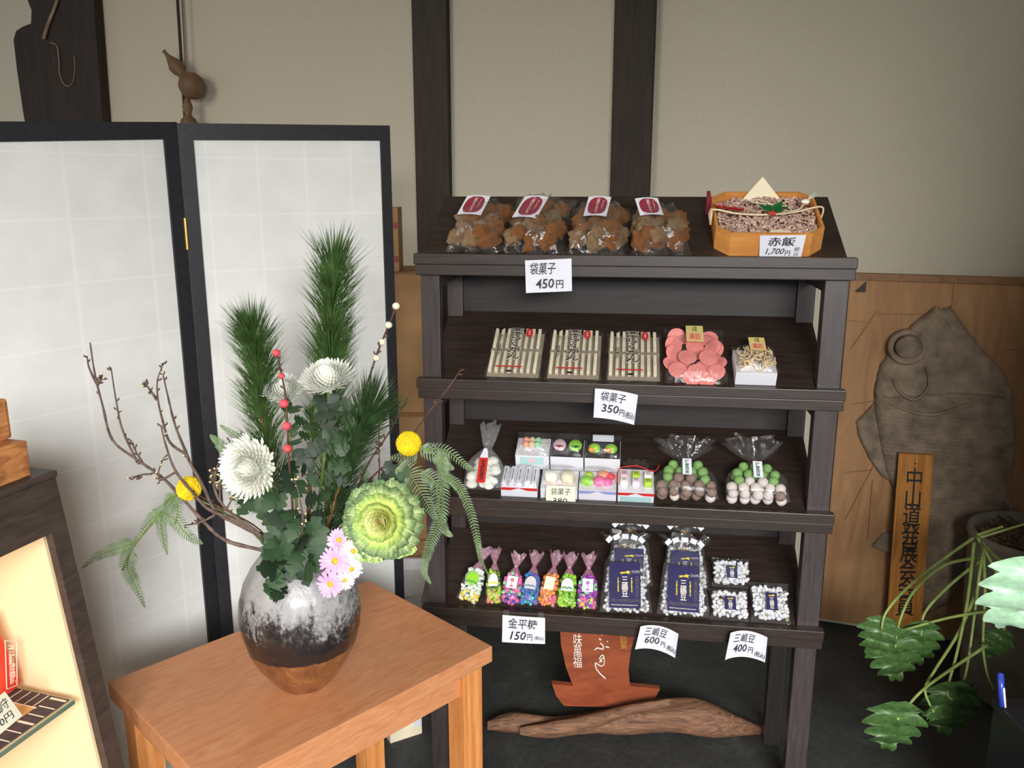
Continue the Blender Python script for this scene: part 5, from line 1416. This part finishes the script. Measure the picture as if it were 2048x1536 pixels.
fish = thing('carved_fish', wq(1880, 1180, .04), 'large carved wooden fish relief, head up, on the wooden panel', 'carving')
def toW(x, y): q = WF.inverted() @ wq(x, y, .03); return q.x, q.z
bz1 = toW(1760, 800)[1]; gz = toW(1850, 785)
def fishfn(x, z):
    h = 0
    # gill line and scales below it
    gl = gz[1] + .015 * sin((x - gz[0]) * 12)
    if z < gl:
        s = .016; r = int(math.floor(z / (s * .8))); u = (x / s + (r % 2) * .5) % 1 - .5; v = (z / (s * .8)) % 1
        h += .0045 * (1 - min(1, sqrt(u * u * 3 + (v) ** 2))) * (1 if x < toW(1930, 900)[0] else .25)
        h -= .004
    else:
        h += .002 * noise.noise(V3((x * 40, z * 40, 0)))
        if abs(z - gl) < .010: h += .003
    mx = toW(1880, 635); 
    if abs((x - mx[0]) * .8 + (z - mx[1]) * .6) < .006 and abs(z - mx[1]) < .05: h -= .008
    return h


relief(fish, 'fish_body', [(1868, 612), (1884, 617), (1900, 613), (1908, 625), (1935, 662), (1965, 700), (1992, 728), (2018, 770), (2026, 830), (2027, 900), (2018, 960), (2005, 1000), (1990, 1050), (1960, 1095), (1930, 1130), (1900, 1200), (1850, 1225), (1815, 1180), (1805, 1100), (1800, 1040), (1790, 985), (1770, 940), (1757, 880), (1748, 820), (1750, 770), (1760, 730), (1785, 690), (1820, 652), (1850, 628)], M['fish'], .045, .026, fn=fishfn, step=2.6)
relief(fish, 'dorsal_fin', [(1748, 805), (1712, 842), (1716, 870), (1740, 920), (1762, 950), (1778, 960), (1792, 962), (1785, 930), (1768, 880), (1756, 840)], M['fish'], .020, .026, fn=lambda x, z: .003 * sin((x * .5 + z) * 560), step=2.6, edge=.012)
relief(fish, 'side_fin', [(1900, 870), (1930, 862), (1965, 870), (1990, 905), (1985, 960), (1960, 1010), (1920, 1010), (1885, 960), (1878, 905)], M['fish'], .022, .044, fn=lambda x, z: .0015 * sin((x + z) * 420), step=3.2, edge=.02)
relief(fish, 'lower_fin', [(1800, 1060), (1765, 1066), (1742, 1090), (1752, 1096), (1790, 1110), (1808, 1105)], M['fish'], .018, .026, step=2.6, edge=.012)
relief(fish, 'belly_fin', [(2005, 985), (2025, 1010), (2012, 1040), (1985, 1075), (1970, 1050), (1990, 1010)], M['fish'], .018, .026, step=2.6, edge=.012)
ec = wq(1815, 695, .075)
mb = MB(); ml = look(ec, V3((0, 0, 1)), wn); mb.lathe([(.056, -.03), (.056, .002), (.050, .010), (.043, .004), (.040, .0)], 28, ml); part('eye_ring', mb, M['fish'], fish, True, world=True)
mb = MB(); mb.raw(ICO[3][0], ICO[3][1], look(ec, V3((0, 0, 1)), wn, .036, .018)); part('eye', mb, M['fish'], fish, True, world=True)

mb = MB(); mb.tube(sm([wq(1785, 755, .072), wq(1800, 785, .075), wq(1828, 800, .076), wq(1850, 785, .078), wq(1858, 765, .078), wq(1852, 735, .078)], 5), [.005, .004], 6); part('cheek_ridge', mb, M['fish'], fish, True, world=True)
mb = MB(); mb.tube(sm([wq(1755, 790, .055), wq(1800, 815, .070), wq(1860, 830, .074), wq(1920, 815, .074), wq(1965, 800, .066)], 5), [.006, .005], 6); part('gill_ridge', mb, M['fish'], fish, True, world=True)
# sign plank in front of the fish
sgo = .10
P = [wq(1770, 1290, sgo), wq(1840, 1290, sgo), wq(1867, 911, sgo), wq(1798, 907, sgo)]; sg = thing('lettered_plank', P[0], 'narrow honey-coloured sign plank with black characters before the fish', 'sign')
a, b_, c, d = P; nb = -wn * .014; mb = MB(); mb.raw([a, b_, c, d, a + nb, b_ + nb, c + nb, d + nb], [(0, 1, 2, 3), (7, 6, 5, 4), (0, 4, 5, 1), (1, 5, 6, 2), (2, 6, 7, 3), (3, 7, 4, 0)]); part('plank', mb, M['plank'], sg, world=True)
sf = quad(a, b_, c, d); write(sf, '中山道発展会会員', (.24, .16, .76, .935), M['ink'], sg, .008, True, lift=.0012)
mb = MB(); mb.ball(sf(.5, .955) + wn * .001, .003, 1); part('nail', mb, M['grate'], sg, world=True)

# ================================================================== UNDER THE STAND
def under(px, py, y): return hy(px, py, y)


SY = 2.13
rs = thing('red_sign_board', under(1215, 1420, SY), 'red-brown shaped signboard with brush writing standing on driftwood', 'sign')
out = [(1128, 1412), (1112, 1392), (1104, 1368), (1146, 1372), (1132, 1335), (1122, 1290), (1119, 1240), (1121, 1215), (1278, 1215), (1272, 1262), (1262, 1300), (1257, 1340), (1260, 1372), (1320, 1378), (1306, 1404), (1290, 1416)]
L = [under(x, y, SY) for x, y in out]; mb = MB(); mb.prism([(p.x, p.z) for p in L], 0, .018, frame(V3((0, SY + .018, 0)), V3((1, 0, 0)), V3((0, 0, 1)), V3((0, -1, 0)))); part('board', mb, M['redsign'], rs, world=True)
sf = quad(under(1100, 1415, SY - .001), under(1300, 1415, SY - .001), under(1300, 1215, SY - .001), under(1100, 1215, SY - .001))
def sgbox(x0, y0, x1, y1): return ((x0 - 1100) / 200, (1415 - y1) / 200, (x1 - 1100) / 200, (1415 - y0) / 200)
write(sf, '味萬福', sgbox(1146, 1266, 1164, 1334), M['whiteink'], rs, .0, True)
write(sf, '銘菓', sgbox(1240, 1266, 1254, 1297), M['goldink'], rs, .0, True)
def stroke(pts, r): mb = MB(); mb.tube(sm([under(x, y, SY - .002) for x, y in pts], 5), r, 5); part('brush_stroke', mb, M['whiteink'], rs, True, world=True)
stroke([(1186, 1262), (1190, 1268), (1192, 1264)], .0014); stroke([(1196, 1265), (1203, 1269), (1211, 1266)], .0015)
stroke([(1198, 1277), (1202, 1280)], .0025); stroke([(1189, 1300), (1194, 1296), (1200, 1297), (1206, 1298), (1206, 1291), (1200, 1286)], .0020); stroke([(1211, 1293), (1218, 1295)], .0025); stroke([(1214, 1284), (1216, 1282)], .0018)
stroke([(1198, 1318), (1204, 1310), (1208, 1314), (1200, 1320), (1204, 1322), (1198, 1324)], .0018); stroke([(1208, 1314), (1208, 1328), (1202, 1332), (1195, 1328), (1191, 1326), (1192, 1336), (1199, 1346), (1211, 1357)], [.0016, .0024] )

dw = thing('driftwood', under(1250, 1490, 2.10), 'long twisted piece of driftwood on the floor under the stand', 'driftwood')
def drift(pts, rads, seed, yy, name='wood_body'):
    P = sm([under(x, y, yy) for x, y in pts], 8); mb = MB(); seg = 22; n = len(P); vs = []
    rr = []
    for i in range(n):
        f = i / (n - 1) * (len(rads) - 1); i0 = min(len(rads) - 2, int(f)); rr.append(rads[i0] + (rads[i0 + 1] - rads[i0]) * (f - i0))
    for i, p in enumerate(P):
        for j in range(seg):
            a = 2 * pi * j / seg; q = rr[i] * (1 + .30 * noise.noise(V3((cos(a) * 1.2, sin(a) * 1.2, i * .10 + seed))) + .12 * noise.noise(V3((cos(a) * 4, sin(a) * 4, i * .2)))); vs.append(p + V3((0, cos(a) * q * 1.0, sin(a) * q)))
    for v in vs: v.z = max(.001, v.z)
    fs = [(i * seg + j, i * seg + (j + 1) % seg, (i + 1) * seg + (j + 1) % seg, (i + 1) * seg + j) for i in range(n - 1) for j in range(seg)] + [tuple(range(seg)), tuple(range((n - 1) * seg, n * seg))[::-1]]
    mb.raw(vs, fs); part(name, mb, M['driftwood'], dw, True, world=True)


drift([(975, 1450), (1030, 1446), (1110, 1452), (1200, 1445), (1290, 1436), (1390, 1436), (1460, 1450), (1535, 1468)], [.012, .030, .026, .030, .045, .050, .034, .010], 1, 2.12)
drift([(1040, 1462), (1110, 1458), (1190, 1440), (1260, 1418), (1340, 1404)], [.010, .022, .020, .016, .010], 5, 2.07, 'wood_ridge')

# cartons stacked left of the stand, behind the screen
def carton(x0, x1, y0, y1, z0, z1, mat, lab, name='cardboard_box', yaw=0.0, grp=None):
    c = V3(((x0 + x1) / 2, (y0 + y1) / 2, z0)); m = Matrix.Translation(c) @ Matrix.Rotation(yaw, 4, 'Z'); o = thing(name, m, lab, 'box', grp)
    w_, d_, h_ = (x1 - x0) / 2, (y1 - y0) / 2, z1 - z0; mb = MB(); mb.box(-w_, w_, -d_, d_, 0, h_, ch=.002); part('carton_body', mb, M[mat], o)
    mb = MB(); mb.box(-w_ * .98, w_ * .98, -d_ * .98, -.002, h_ + .0002, h_ + .003); part('flap', mb, M[mat], o); mb = MB(); mb.box(-w_ * .98, w_ * .98, .002, d_ * .98, h_ + .0002, h_ + .003); part('flap', mb, M[mat], o); return o


zt = hy(800, 551, 2.55).z
carton(-.66, -.265, 2.55, 2.85, .82, zt, 'cardboard', 'brown cardboard box between the screen and the stand, top of the pile')
carton(-.66, -.25, 2.50, 2.85, .42, .816, 'cardboard', 'brown cardboard box in the middle of the pile beside the stand')
carton(-.62, -.25, 2.48, 2.80, .0, .416, 'cardboard', 'brown cardboard box at the bottom of the pile beside the stand')
zt2 = hy(790, 415, 2.62).z
o = thing('paper_package', (-.45, 2.62, zt + .004), 'slim brown package standing on the cardboard pile by the screen edge', 'package')
xx = hy(797, 480, 2.62).x; mb = MB(); mb.box(-.10, xx + .45, 0, .10, 0, zt2 - zt - .004, ch=.002); part('package_body', mb, M['cardboard'], o)
for zz in (.22, .05):
    mb = MB(); mb.box(xx + .45 - .014, xx + .45 - .002, -.0012, -.0004, zz * .6, zz * .6 + .018); part('printed_mark', mb, M['maroon'], o)
q = hy(825, 1185, 2.2)
o = thing('white_carton', (q.x - .06, 2.2, 0), 'open white carton low between the screen and the stand', 'box'); zz = q.z
mb = MB(); mb.box(-.05, .085, 0, .20, 0, zz - .02); part('carton_body', mb, M['greybox'], o)
mb = MB(); mb.box(-.05, .085, .19, .2, zz - .02, zz + .015); part('flap', mb, M['greybox'], o)
q = hz(812, 1490, 0)
o = thing('cream_carton', (q.x, q.y + .03, 0), 'small cream carton on the floor beneath the table', 'box'); mb = MB(); mb.box(-.05, .045, 0, .12, 0, .055, Matrix.Rotation(.5, 4, 'Z'), ch=.001); part('carton_body', mb, M['cream'], o)
mb = MB(); mb.box(.02, .04, -.006, -.001, .03, .07, Matrix.Rotation(.5, 4, 'Z')); part('tag', mb, M['card'], o)

# ================================================================== SHOWCASE AT THE LEFT
Ky = 1.25; K = hy(108, 940, Ky); dC = V3((.299, .954, 0)).normalized(); nC = V3((dC.y, -dC.x, 0)); CF = frame(V3((K.x, K.y, 0)), nC, dC, V3((0, 0, 1))); CI = CF.inverted(); zK = K.z; lean = .134
pn = (V3((1, 0, lean))).normalized(); pnw = CF.to_3x3() @ pn
def cl(px, py, inset=0.0):
    q = CI @ hit(px, py, K - nC * inset, pnw); return q
case = thing('showcase', CF, 'dark-framed showcase with slanted front and cream lining at the left', 'showcase')
def cbar(y0, y1, z0, z1, x0, x1, name, mat='casewood', parent=case):
    """bar following the slanted front: x given relative to the front plane"""
    mb = MB(); vs = [((zK - z) * lean + x, y, z) for x in (x0, x1) for y in (y0, y1) for z in (z0, z1)]
    mb.raw(vs, [(0, 1, 3, 2), (4, 6, 7, 5), (0, 4, 5, 1), (2, 3, 7, 6), (0, 2, 6, 4), (1, 5, 7, 3)]); return part(name, mb, M[mat], parent)


ic = cl(104, 1066); LC = .95; YI = ic.y; ZI = ic.z
cbar(-LC, 0, ZI, zK - .012, -.014, 0, 'top_rail'); cbar(YI, 0, .0, ZI, -.014, 0, 'stile'); cbar(-LC, -LC + .06, 0, ZI, -.014, 0, 'stile'); cbar(-LC + .06, YI, 0, .12, -.014, 0, 'bottom_rail')
mb = MB(); mb.box(-.40, .003, -LC, .004, zK - .012, zK, ch=.004); part('top_board', mb, M['casewood'], case)
mb = MB(); mb.box(-.39, -.375, -LC, 0, 0, zK - .013); part('back_panel', mb, M['casecream'], case)
mb = MB(); vs = [(-.374, y, z) for y in (-.012, 0) for z in (.01, zK - .013)] + [((zK - z) * lean - .041, y, z) for y in (-.012, 0) for z in (.01, zK - .013)]
mb.raw(vs, [(0, 1, 3, 2), (4, 6, 7, 5), (0, 4, 5, 1), (2, 3, 7, 6), (0, 2, 6, 4), (1, 5, 7, 3)]); part('side_panel', mb, M['casecream'], case)
mb = MB(); mb.box(-.374, -.03, -LC, -.013, .0, .13); part('case_floor', mb, M['casecream'], case)
# glass shelf
s0 = cl(147, 1399, .035); SZ = s0.z; s1 = CI @ hz(60, 1372, SZ); yS = s0.y; SD = .20
mb = MB(); xf = s0.x; mb.box(xf - SD, xf, -LC + .07, yS, SZ - .008, SZ, ch=.001); gsf = part('glass_shelf', mb, M['glass'], case)
mb = MB(); mb.box(xf + .0002, xf + .002, -LC + .07, yS, SZ - .0075, SZ - .0005); part('shelf_edge', mb, M['vasegreen'], gsf)
mt = thing('woven_mat', CF @ V3((xf - .1, -.4, SZ + .001)), 'dark striped woven mat with ochre centre on the glass shelf', 'mat')
def mbox(x0, x1, y0, y1, z0, z1, nm, mat, par): mb = MB(); mb.box(x0, x1, y0, y1, z0, z1, CF); return part(nm, mb, M[mat], par, world=True)
mbox(xf - SD + .02, xf - .004, -LC + .1, yS - .004, SZ + .0005, SZ + .0015, 'mat_border', 'matdark', mt)
mbox(xf - SD + .05, xf - .038, -LC + .1, yS - .038, SZ + .0016, SZ + .0021, 'mat_centre', 'matochre', mt)
for i in range(22):
    yy = yS - .012 - i * .021; mbox(xf - .036, xf - .005, yy, yy + (.0016 if i % 3 else .004), SZ + .0016, SZ + .0023, 'cream_thread', 'matcream', mt)
for i in range(7):
    x_ = xf - .045 - i * .018; mbox(x_, x_ + .0014, yS - .036, yS - .006, SZ + .0016, SZ + .0023, 'cream_thread', 'matcream', mt)
mbox(xf - SD + .05, xf - .036, yS - .0395, yS - .037, SZ + .0016, SZ + .0024, 'cream_thread', 'matcream', mt)
# red cloth bag, standing on the shelf, its face turned along the case front
fb = CI @ hz(57, 1362, SZ + .002); zb_ = SZ + .003
def onx(px, py, x): return CI @ hit(px, py, CF @ V3((x, 0, 0)), nC)
bxp = fb.x
tp = onx(3, 1228, bxp); H = tp.z - zb_
rb = thing('red_charm_bag', CF @ V3((bxp, fb.y - .05, zb_)), 'vermilion cloth bag with white characters inside the showcase', 'bag')
def bagpt(u, v, s):  # u 0..1 along case, v up
    yb, yt = fb.y, tp.y - .004; w_ = .085 - .020 * v; y = (yb + (yt - yb) * v) - w_ * (1 - u); th = .022 * sin(pi * u) ** .6 * (1 - .6 * v ** 3) * sin(pi * min(1, .25 + v * .75)) ** .3
    return CF @ V3((bxp - .018 + s * th, y, zb_ + H * v))
mb = MB(); mb.grid(lambda u, v: bagpt(u, v, 1), 16, 12); mb.grid(lambda u, v: bagpt(1 - u, v, -1), 16, 12); part('cloth_body', mb, M['bagred'], rb, True, world=True)
q = [onx(x_, y_, bxp + .006) for x_, y_ in ((8, 1386), (37, 1376), (33, 1280), (0, 1275))]
Pq = [CF @ p for p in q]; sf = quad(*Pq)
sf2 = quad(sf(.16, .05), sf(.96, .07), sf(1.0, .95), sf(.22, .96))
write(sf2, '満願成就', (.26, .07, .78, .93), M['whiteink'], rb, .015, True, lift=.0015)
for (a0, b0, a1, b1) in ((0.06, 0, .94, 0), (.94, 0, 1.0, 1), (1.0, 1, .1, 1), (.1, 1, .06, 0)):
    mb = MB(); mb.tube([sf2(a0, b0), sf2(a1, b1)], .0007, 4); part('white_border', mb, M['whiteink'], rb, world=True)
pc = [CF @ onx(x_, y_, xf - .02) for x_, y_ in ((-60, 1520), (45, 1431), (10, 1383), (-60, 1440))]
pcard = thing('price_card', pc[1], 'cream card with prices in front of the red bag', 'price card'); sf = quad(*pc); part('card_sheet', sheet(sf, .0006), M['creamcard'], pcard, world=True)
write(sf, '500円', (.42, .15, .88, .42), M['greyink'], pcard, .0); write(sf, '御守', (.62, .52, .92, .88), M['greyink'], pcard, .0)
# lamp inside the showcase
ll = bpy.data.lights.new('showcase_lamp', 'AREA'); ll.shape = 'RECTANGLE'; ll.size = .5; ll.size_y = .04; ll.energy = .9; ll.color = (1, .84, .62)
lo = bpy.data.objects.new('showcase_lamp', ll); COL.objects.link(lo); lo.matrix_world = CF @ Matrix.Translation((-.12, -.35, zK - .03)) @ Matrix.Rotation(pi / 2, 4, 'Z')
# wooden block with an upright peg
q = CI @ hz(63, 951, zK); bt_ = onx(56, 880, q.x).z
blk = thing('wooden_block_stand', CF @ V3((q.x, q.y, zK)), 'striped pine block with upright peg on top of the showcase', 'ornament')
mb = MB(); mb.box(q.x - .085, q.x, q.y - .22, q.y, zK + .0005, bt_, CF, ch=.002); part('block', mb, M['block'], blk, world=True)
q2 = onx(27, 880, q.x - .03); q3 = onx(18, 795, q.x - .03); wpeg = .05
mb = MB(); mb.box(q.x - .065, q.x - .03, q2.y - wpeg, q2.y, bt_, q3.z, CF, ch=.006); part('peg', mb, M['block'], blk, world=True)

# ================================================================== POTTED PLANT AT THE RIGHT
PC = V3((1.545, 2.32, 0)); pz = hy(1960, 1120, 2.14).z
pot = thing('potted_philodendron', PC, 'potted philodendron with long arching stems and lobed leaves, right edge', 'plant')
mb = MB(); mb.lathe([(.001, .002), (.15, .002), (.155, .01), (.172, pz * .5), (.182, pz - .03), (.187, pz - .02), (.187, pz), (.174, pz), (.170, pz - .03), (.001, pz - .035)], 40, None); part('pot', mb, M['pot'], pot, True)
mb = MB()
for i in range(380):
    a = R.uniform(0, 6.28); r = sqrt(R.random()) * .155; p = V3((r * cos(a), r * sin(a), pz - .028)); d = V3((R.uniform(-1, 1), R.uniform(-1, 1), R.uniform(0, .7))) * .03; mb.tube([p, p + d * .5 + V3((0, 0, .006)), p + d], [.003, .0025, .0008], 4)
part('dry_moss', mb, M['soil'], pot, kind='stuff')


def philo_mesh(name, mat, seed):
    """deeply lobed leaf, unit length along +y"""
    rr = random.Random(seed); mb = MB(); lob = []
    angs = [2.6, 1.95, 1.4, .92, .45]; lens = [.38, .46, .52, .58, .70]
    tips = [(sin(a) * l, .30 + cos(a) * l * (1.0)) for a, l in zip(angs, lens)]
    vall = [(0, .30)]
    right = []
    for i, (tx, ty) in enumerate(tips):
        nx, ny = tips[i + 1] if i + 1 < len(tips) else (0, 1.0)
        wv = .10
        dx, dy = tx, ty - .30; dl = sqrt(dx * dx + dy * dy); px_, py_ = dy / dl, -dx / dl
        right += [(tx * .72 + px_ * wv * 1.2, .30 + (ty - .30) * .72 + py_ * wv * 1.2), (tx * .95 + px_ * .02, .30 + (ty - .3) * .95 + py_ * .02), (tx, ty), (tx * .86 - px_ * wv, .30 + (ty - .30) * .86 - py_ * wv)]
        mx, my = (tx + nx) / 2, (ty + ny) / 2; right.append((mx * .70, .30 + (my - .30) * .70))
    out = [(0.0, .16)] + right + [(0, 1.0)] + [(-x, y) for x, y in reversed(right)]
    def z(x, y): return -.25 * (y - .3) ** 2 - .35 * x * x + .03 * noise.noise(V3((x * 4, y * 4, seed)))
    n = len(out); midr = [(x * .5, .3 + (y - .3) * .5) for x, y in out]
    vs = [(0, .3, z(0, .3) + .01)] + [(x, y, z(x, y) + .008) for x, y in midr] + [(x, y, z(x, y)) for x, y in out]
    fs = [(0, (i + 1) % n + 1, i + 1) for i in range(n)] + [(i + 1, (i + 1) % n + 1, (i + 1) % n + 1 + n, i + 1 + n) for i in range(n)]
    mb.raw(vs, fs); return mb.mesh(name, mat, True)


def fan_leaf(mat, seed, nl=4.4):
    """drooping leaf cut into forward-pointing lobes on both sides of a raised rib"""
    mb = MB(); n = 72; rr = random.Random(seed); ph0 = rr.uniform(0, .3); rib, le, ri, ml, mr = [], [], [], [], []
    for i in range(n + 1):
        t = i / n; env = .47 * (sin(pi * min(1, t ** .75 * .96 + .03)) ** .55) * (1 - .30 * t); q = (t * nl + ph0) % 1
        lob = .58 + .42 * (sin(pi * q) ** .7) * (1 + .12 * sin(seed + int(t * nl) * 2.3)); x = env * lob; y = t + .10 * x - .035 * cos(2 * pi * q) + (.04 * x if q > .5 else 0)
        z = -.42 * t * t + .02 * sin(t * 20 + seed); rib.append((0, t, -.42 * t * t + .015))
        for L_, R_, f in ((ml, mr, .5), (le, ri, 1.0)):
            L_.append((-x * f, t + (y - t) * f, z - .35 * x * x * f + .035 * sin(q * 2 * pi) * f)); R_.append((x * f, t + (y - t) * f, z - .35 * x * x * f + .035 * sin(q * 2 * pi + 1) * f))
    m_ = n + 1; vs = le + ml + rib + mr + ri
    mb.raw(vs, [(c * m_ + i, (c + 1) * m_ + i, (c + 1) * m_ + i + 1, c * m_ + i + 1) for c in range(4) for i in range(n)]); return mb.mesh('leaf', mat, True)


PL = [fan_leaf(M['philo'], i) for i in range(3)]; PP = fan_leaf(M['philopale'], 9, 4)


def pstem(pts, lf=None, s=.14, d=None, up=(-.2, -1, .3), me=None, r=.0045):
    P = sm([hy(a, b_, y) for a, b_, y in pts], 8); mb = MB(); mb.tube(P, [r, r * .6], 7); part('leaf_stem', mb, M['philostem'], pot, True, world=True)
    if lf is not False:
        dd = V3(d) if d else (P[-1] - P[-2]); link('leaf', me or PL[R.randrange(3)], pot, look(P[-1] - dd.normalized() * s * .28, dd, up, s), True)


cr = (1950, 1078, 2.12)
pstem([(1948, 1075, 2.12), (1870, 1130, 2.0), (1810, 1180, 1.9), (1772, 1225, 1.86), (1763, 1258, 1.86)], s=.12, d=(-.15, -.1, -1))
pstem([(1960, 1115, 2.1), (1890, 1130, 2.0), (1830, 1180, 1.92), (1800, 1240, 1.88), (1790, 1295, 1.88)], s=.17, d=(.25, -.1, -1))
pstem([(1962, 1120, 2.1), (1900, 1170, 2.0), (1850, 1225, 1.95), (1842, 1272, 1.93)], s=.14, d=(.12, -.1, -1))
pstem([(1995, 1220, 2.0), (1900, 1235, 1.95), (1790, 1265, 1.9)], False)
pstem([(1948, 1085, 2.1), (1935, 1200, 2.0), (1915, 1300, 1.9), (1895, 1380, 1.85), (1905, 1400, 1.84)], s=.17, d=(.05, -.1, -1))
pstem([(1960, 1165, 2.05), (1920, 1260, 1.95), (1870, 1340, 1.85), (1850, 1380, 1.8), (1868, 1425, 1.78)], s=.06, d=(.6, 0, -.6))
pstem([(1975, 1290, 1.95), (1900, 1340, 1.85), (1840, 1385, 1.75), (1794, 1440, 1.70)], s=.17, d=(.05, 0, -1))
pstem([(1965, 1085, 2.1), (1970, 1180, 2.02), (1966, 1290, 1.98), (1975, 1350, 1.95), (1988, 1380, 1.94)], False)
pstem([(1955, 1075, 2.12), (1990, 1140, 2.05), (2010, 1190, 2.0), (2013, 1210, 2.0)], False)
pstem([(1955, 1070, 2.12), (1985, 1060, 2.1), (2006, 1053, 2.08)], False)
pstem([(1960, 1075, 2.12), (2010, 1060, 2.1), (2060, 1045, 2.05)], False)
pstem([(1970, 1090, 2.1), (1960, 1140, 2.02), (1950, 1220, 2.0), (1935, 1330, 1.95), (1920, 1390, 1.9)], s=.11, d=(.9, 0, -.5))
pstem([(1965, 1085, 2.1), (2000, 1120, 1.9), (2040, 1130, 1.6), (2052, 1165, 1.45)], s=.175, d=(-.10, -.05, -1), me=PP, up=(-.2, -1, .1))
pstem([(2120, 1230, 1.5), (2100, 1210, 1.5), (2080, 1200, 1.48)], s=.11, d=(-.75, 0, .65), me=PP, up=(-.1, -1, .3))
pstem([(2000, 1230, 2.0), (2010, 1250, 2.0), (2000, 1280, 1.98)], s=.10, d=(-.3, 0, -1))

# black stand with a pen, bottom right
q = hy(1990, 1398, 1.56)
bs = thing('black_counter', (q.x, 1.56, 0), 'black counter corner at the bottom right, a blue pen on it', 'counter'); mb = MB(); mb.box(0, 1.1, -.26, 0, 0, q.z - .02); part('counter_body', mb, M['blackplastic'], bs)
mb = MB(); mb.box(-.004, 1.1, -.264, .004, q.z - .0195, q.z, ch=.003); part('counter_top', mb, M['blackplastic'], bs)
pb = hz(2004, 1412, q.z + .001); ptp = hy(2001, 1346, pb.y + .012)
pen = thing('blue_pen', pb, 'blue ballpoint pen standing upright on the black counter', 'pen'); dv = (ptp - pb)
mb = MB(); mb.tube([pb, pb + dv * .96], .0062, 12); part('barrel', mb, M['penblue'], pen, True, world=True)
mb = MB(); mb.tube([pb + dv * .96, pb + dv], [.0062, .004], 12); part('cap_end', mb, M['penblue'], pen, True, world=True)
mb = MB(); mb.tube([pb + V3((.003, -.0065, .001)), pb + V3((.002, -.0062, 0)) + dv * .6], .0022, 6); part('clip', mb, M['card'], pen, True, world=True)

bpy.data.objects.remove(FO)
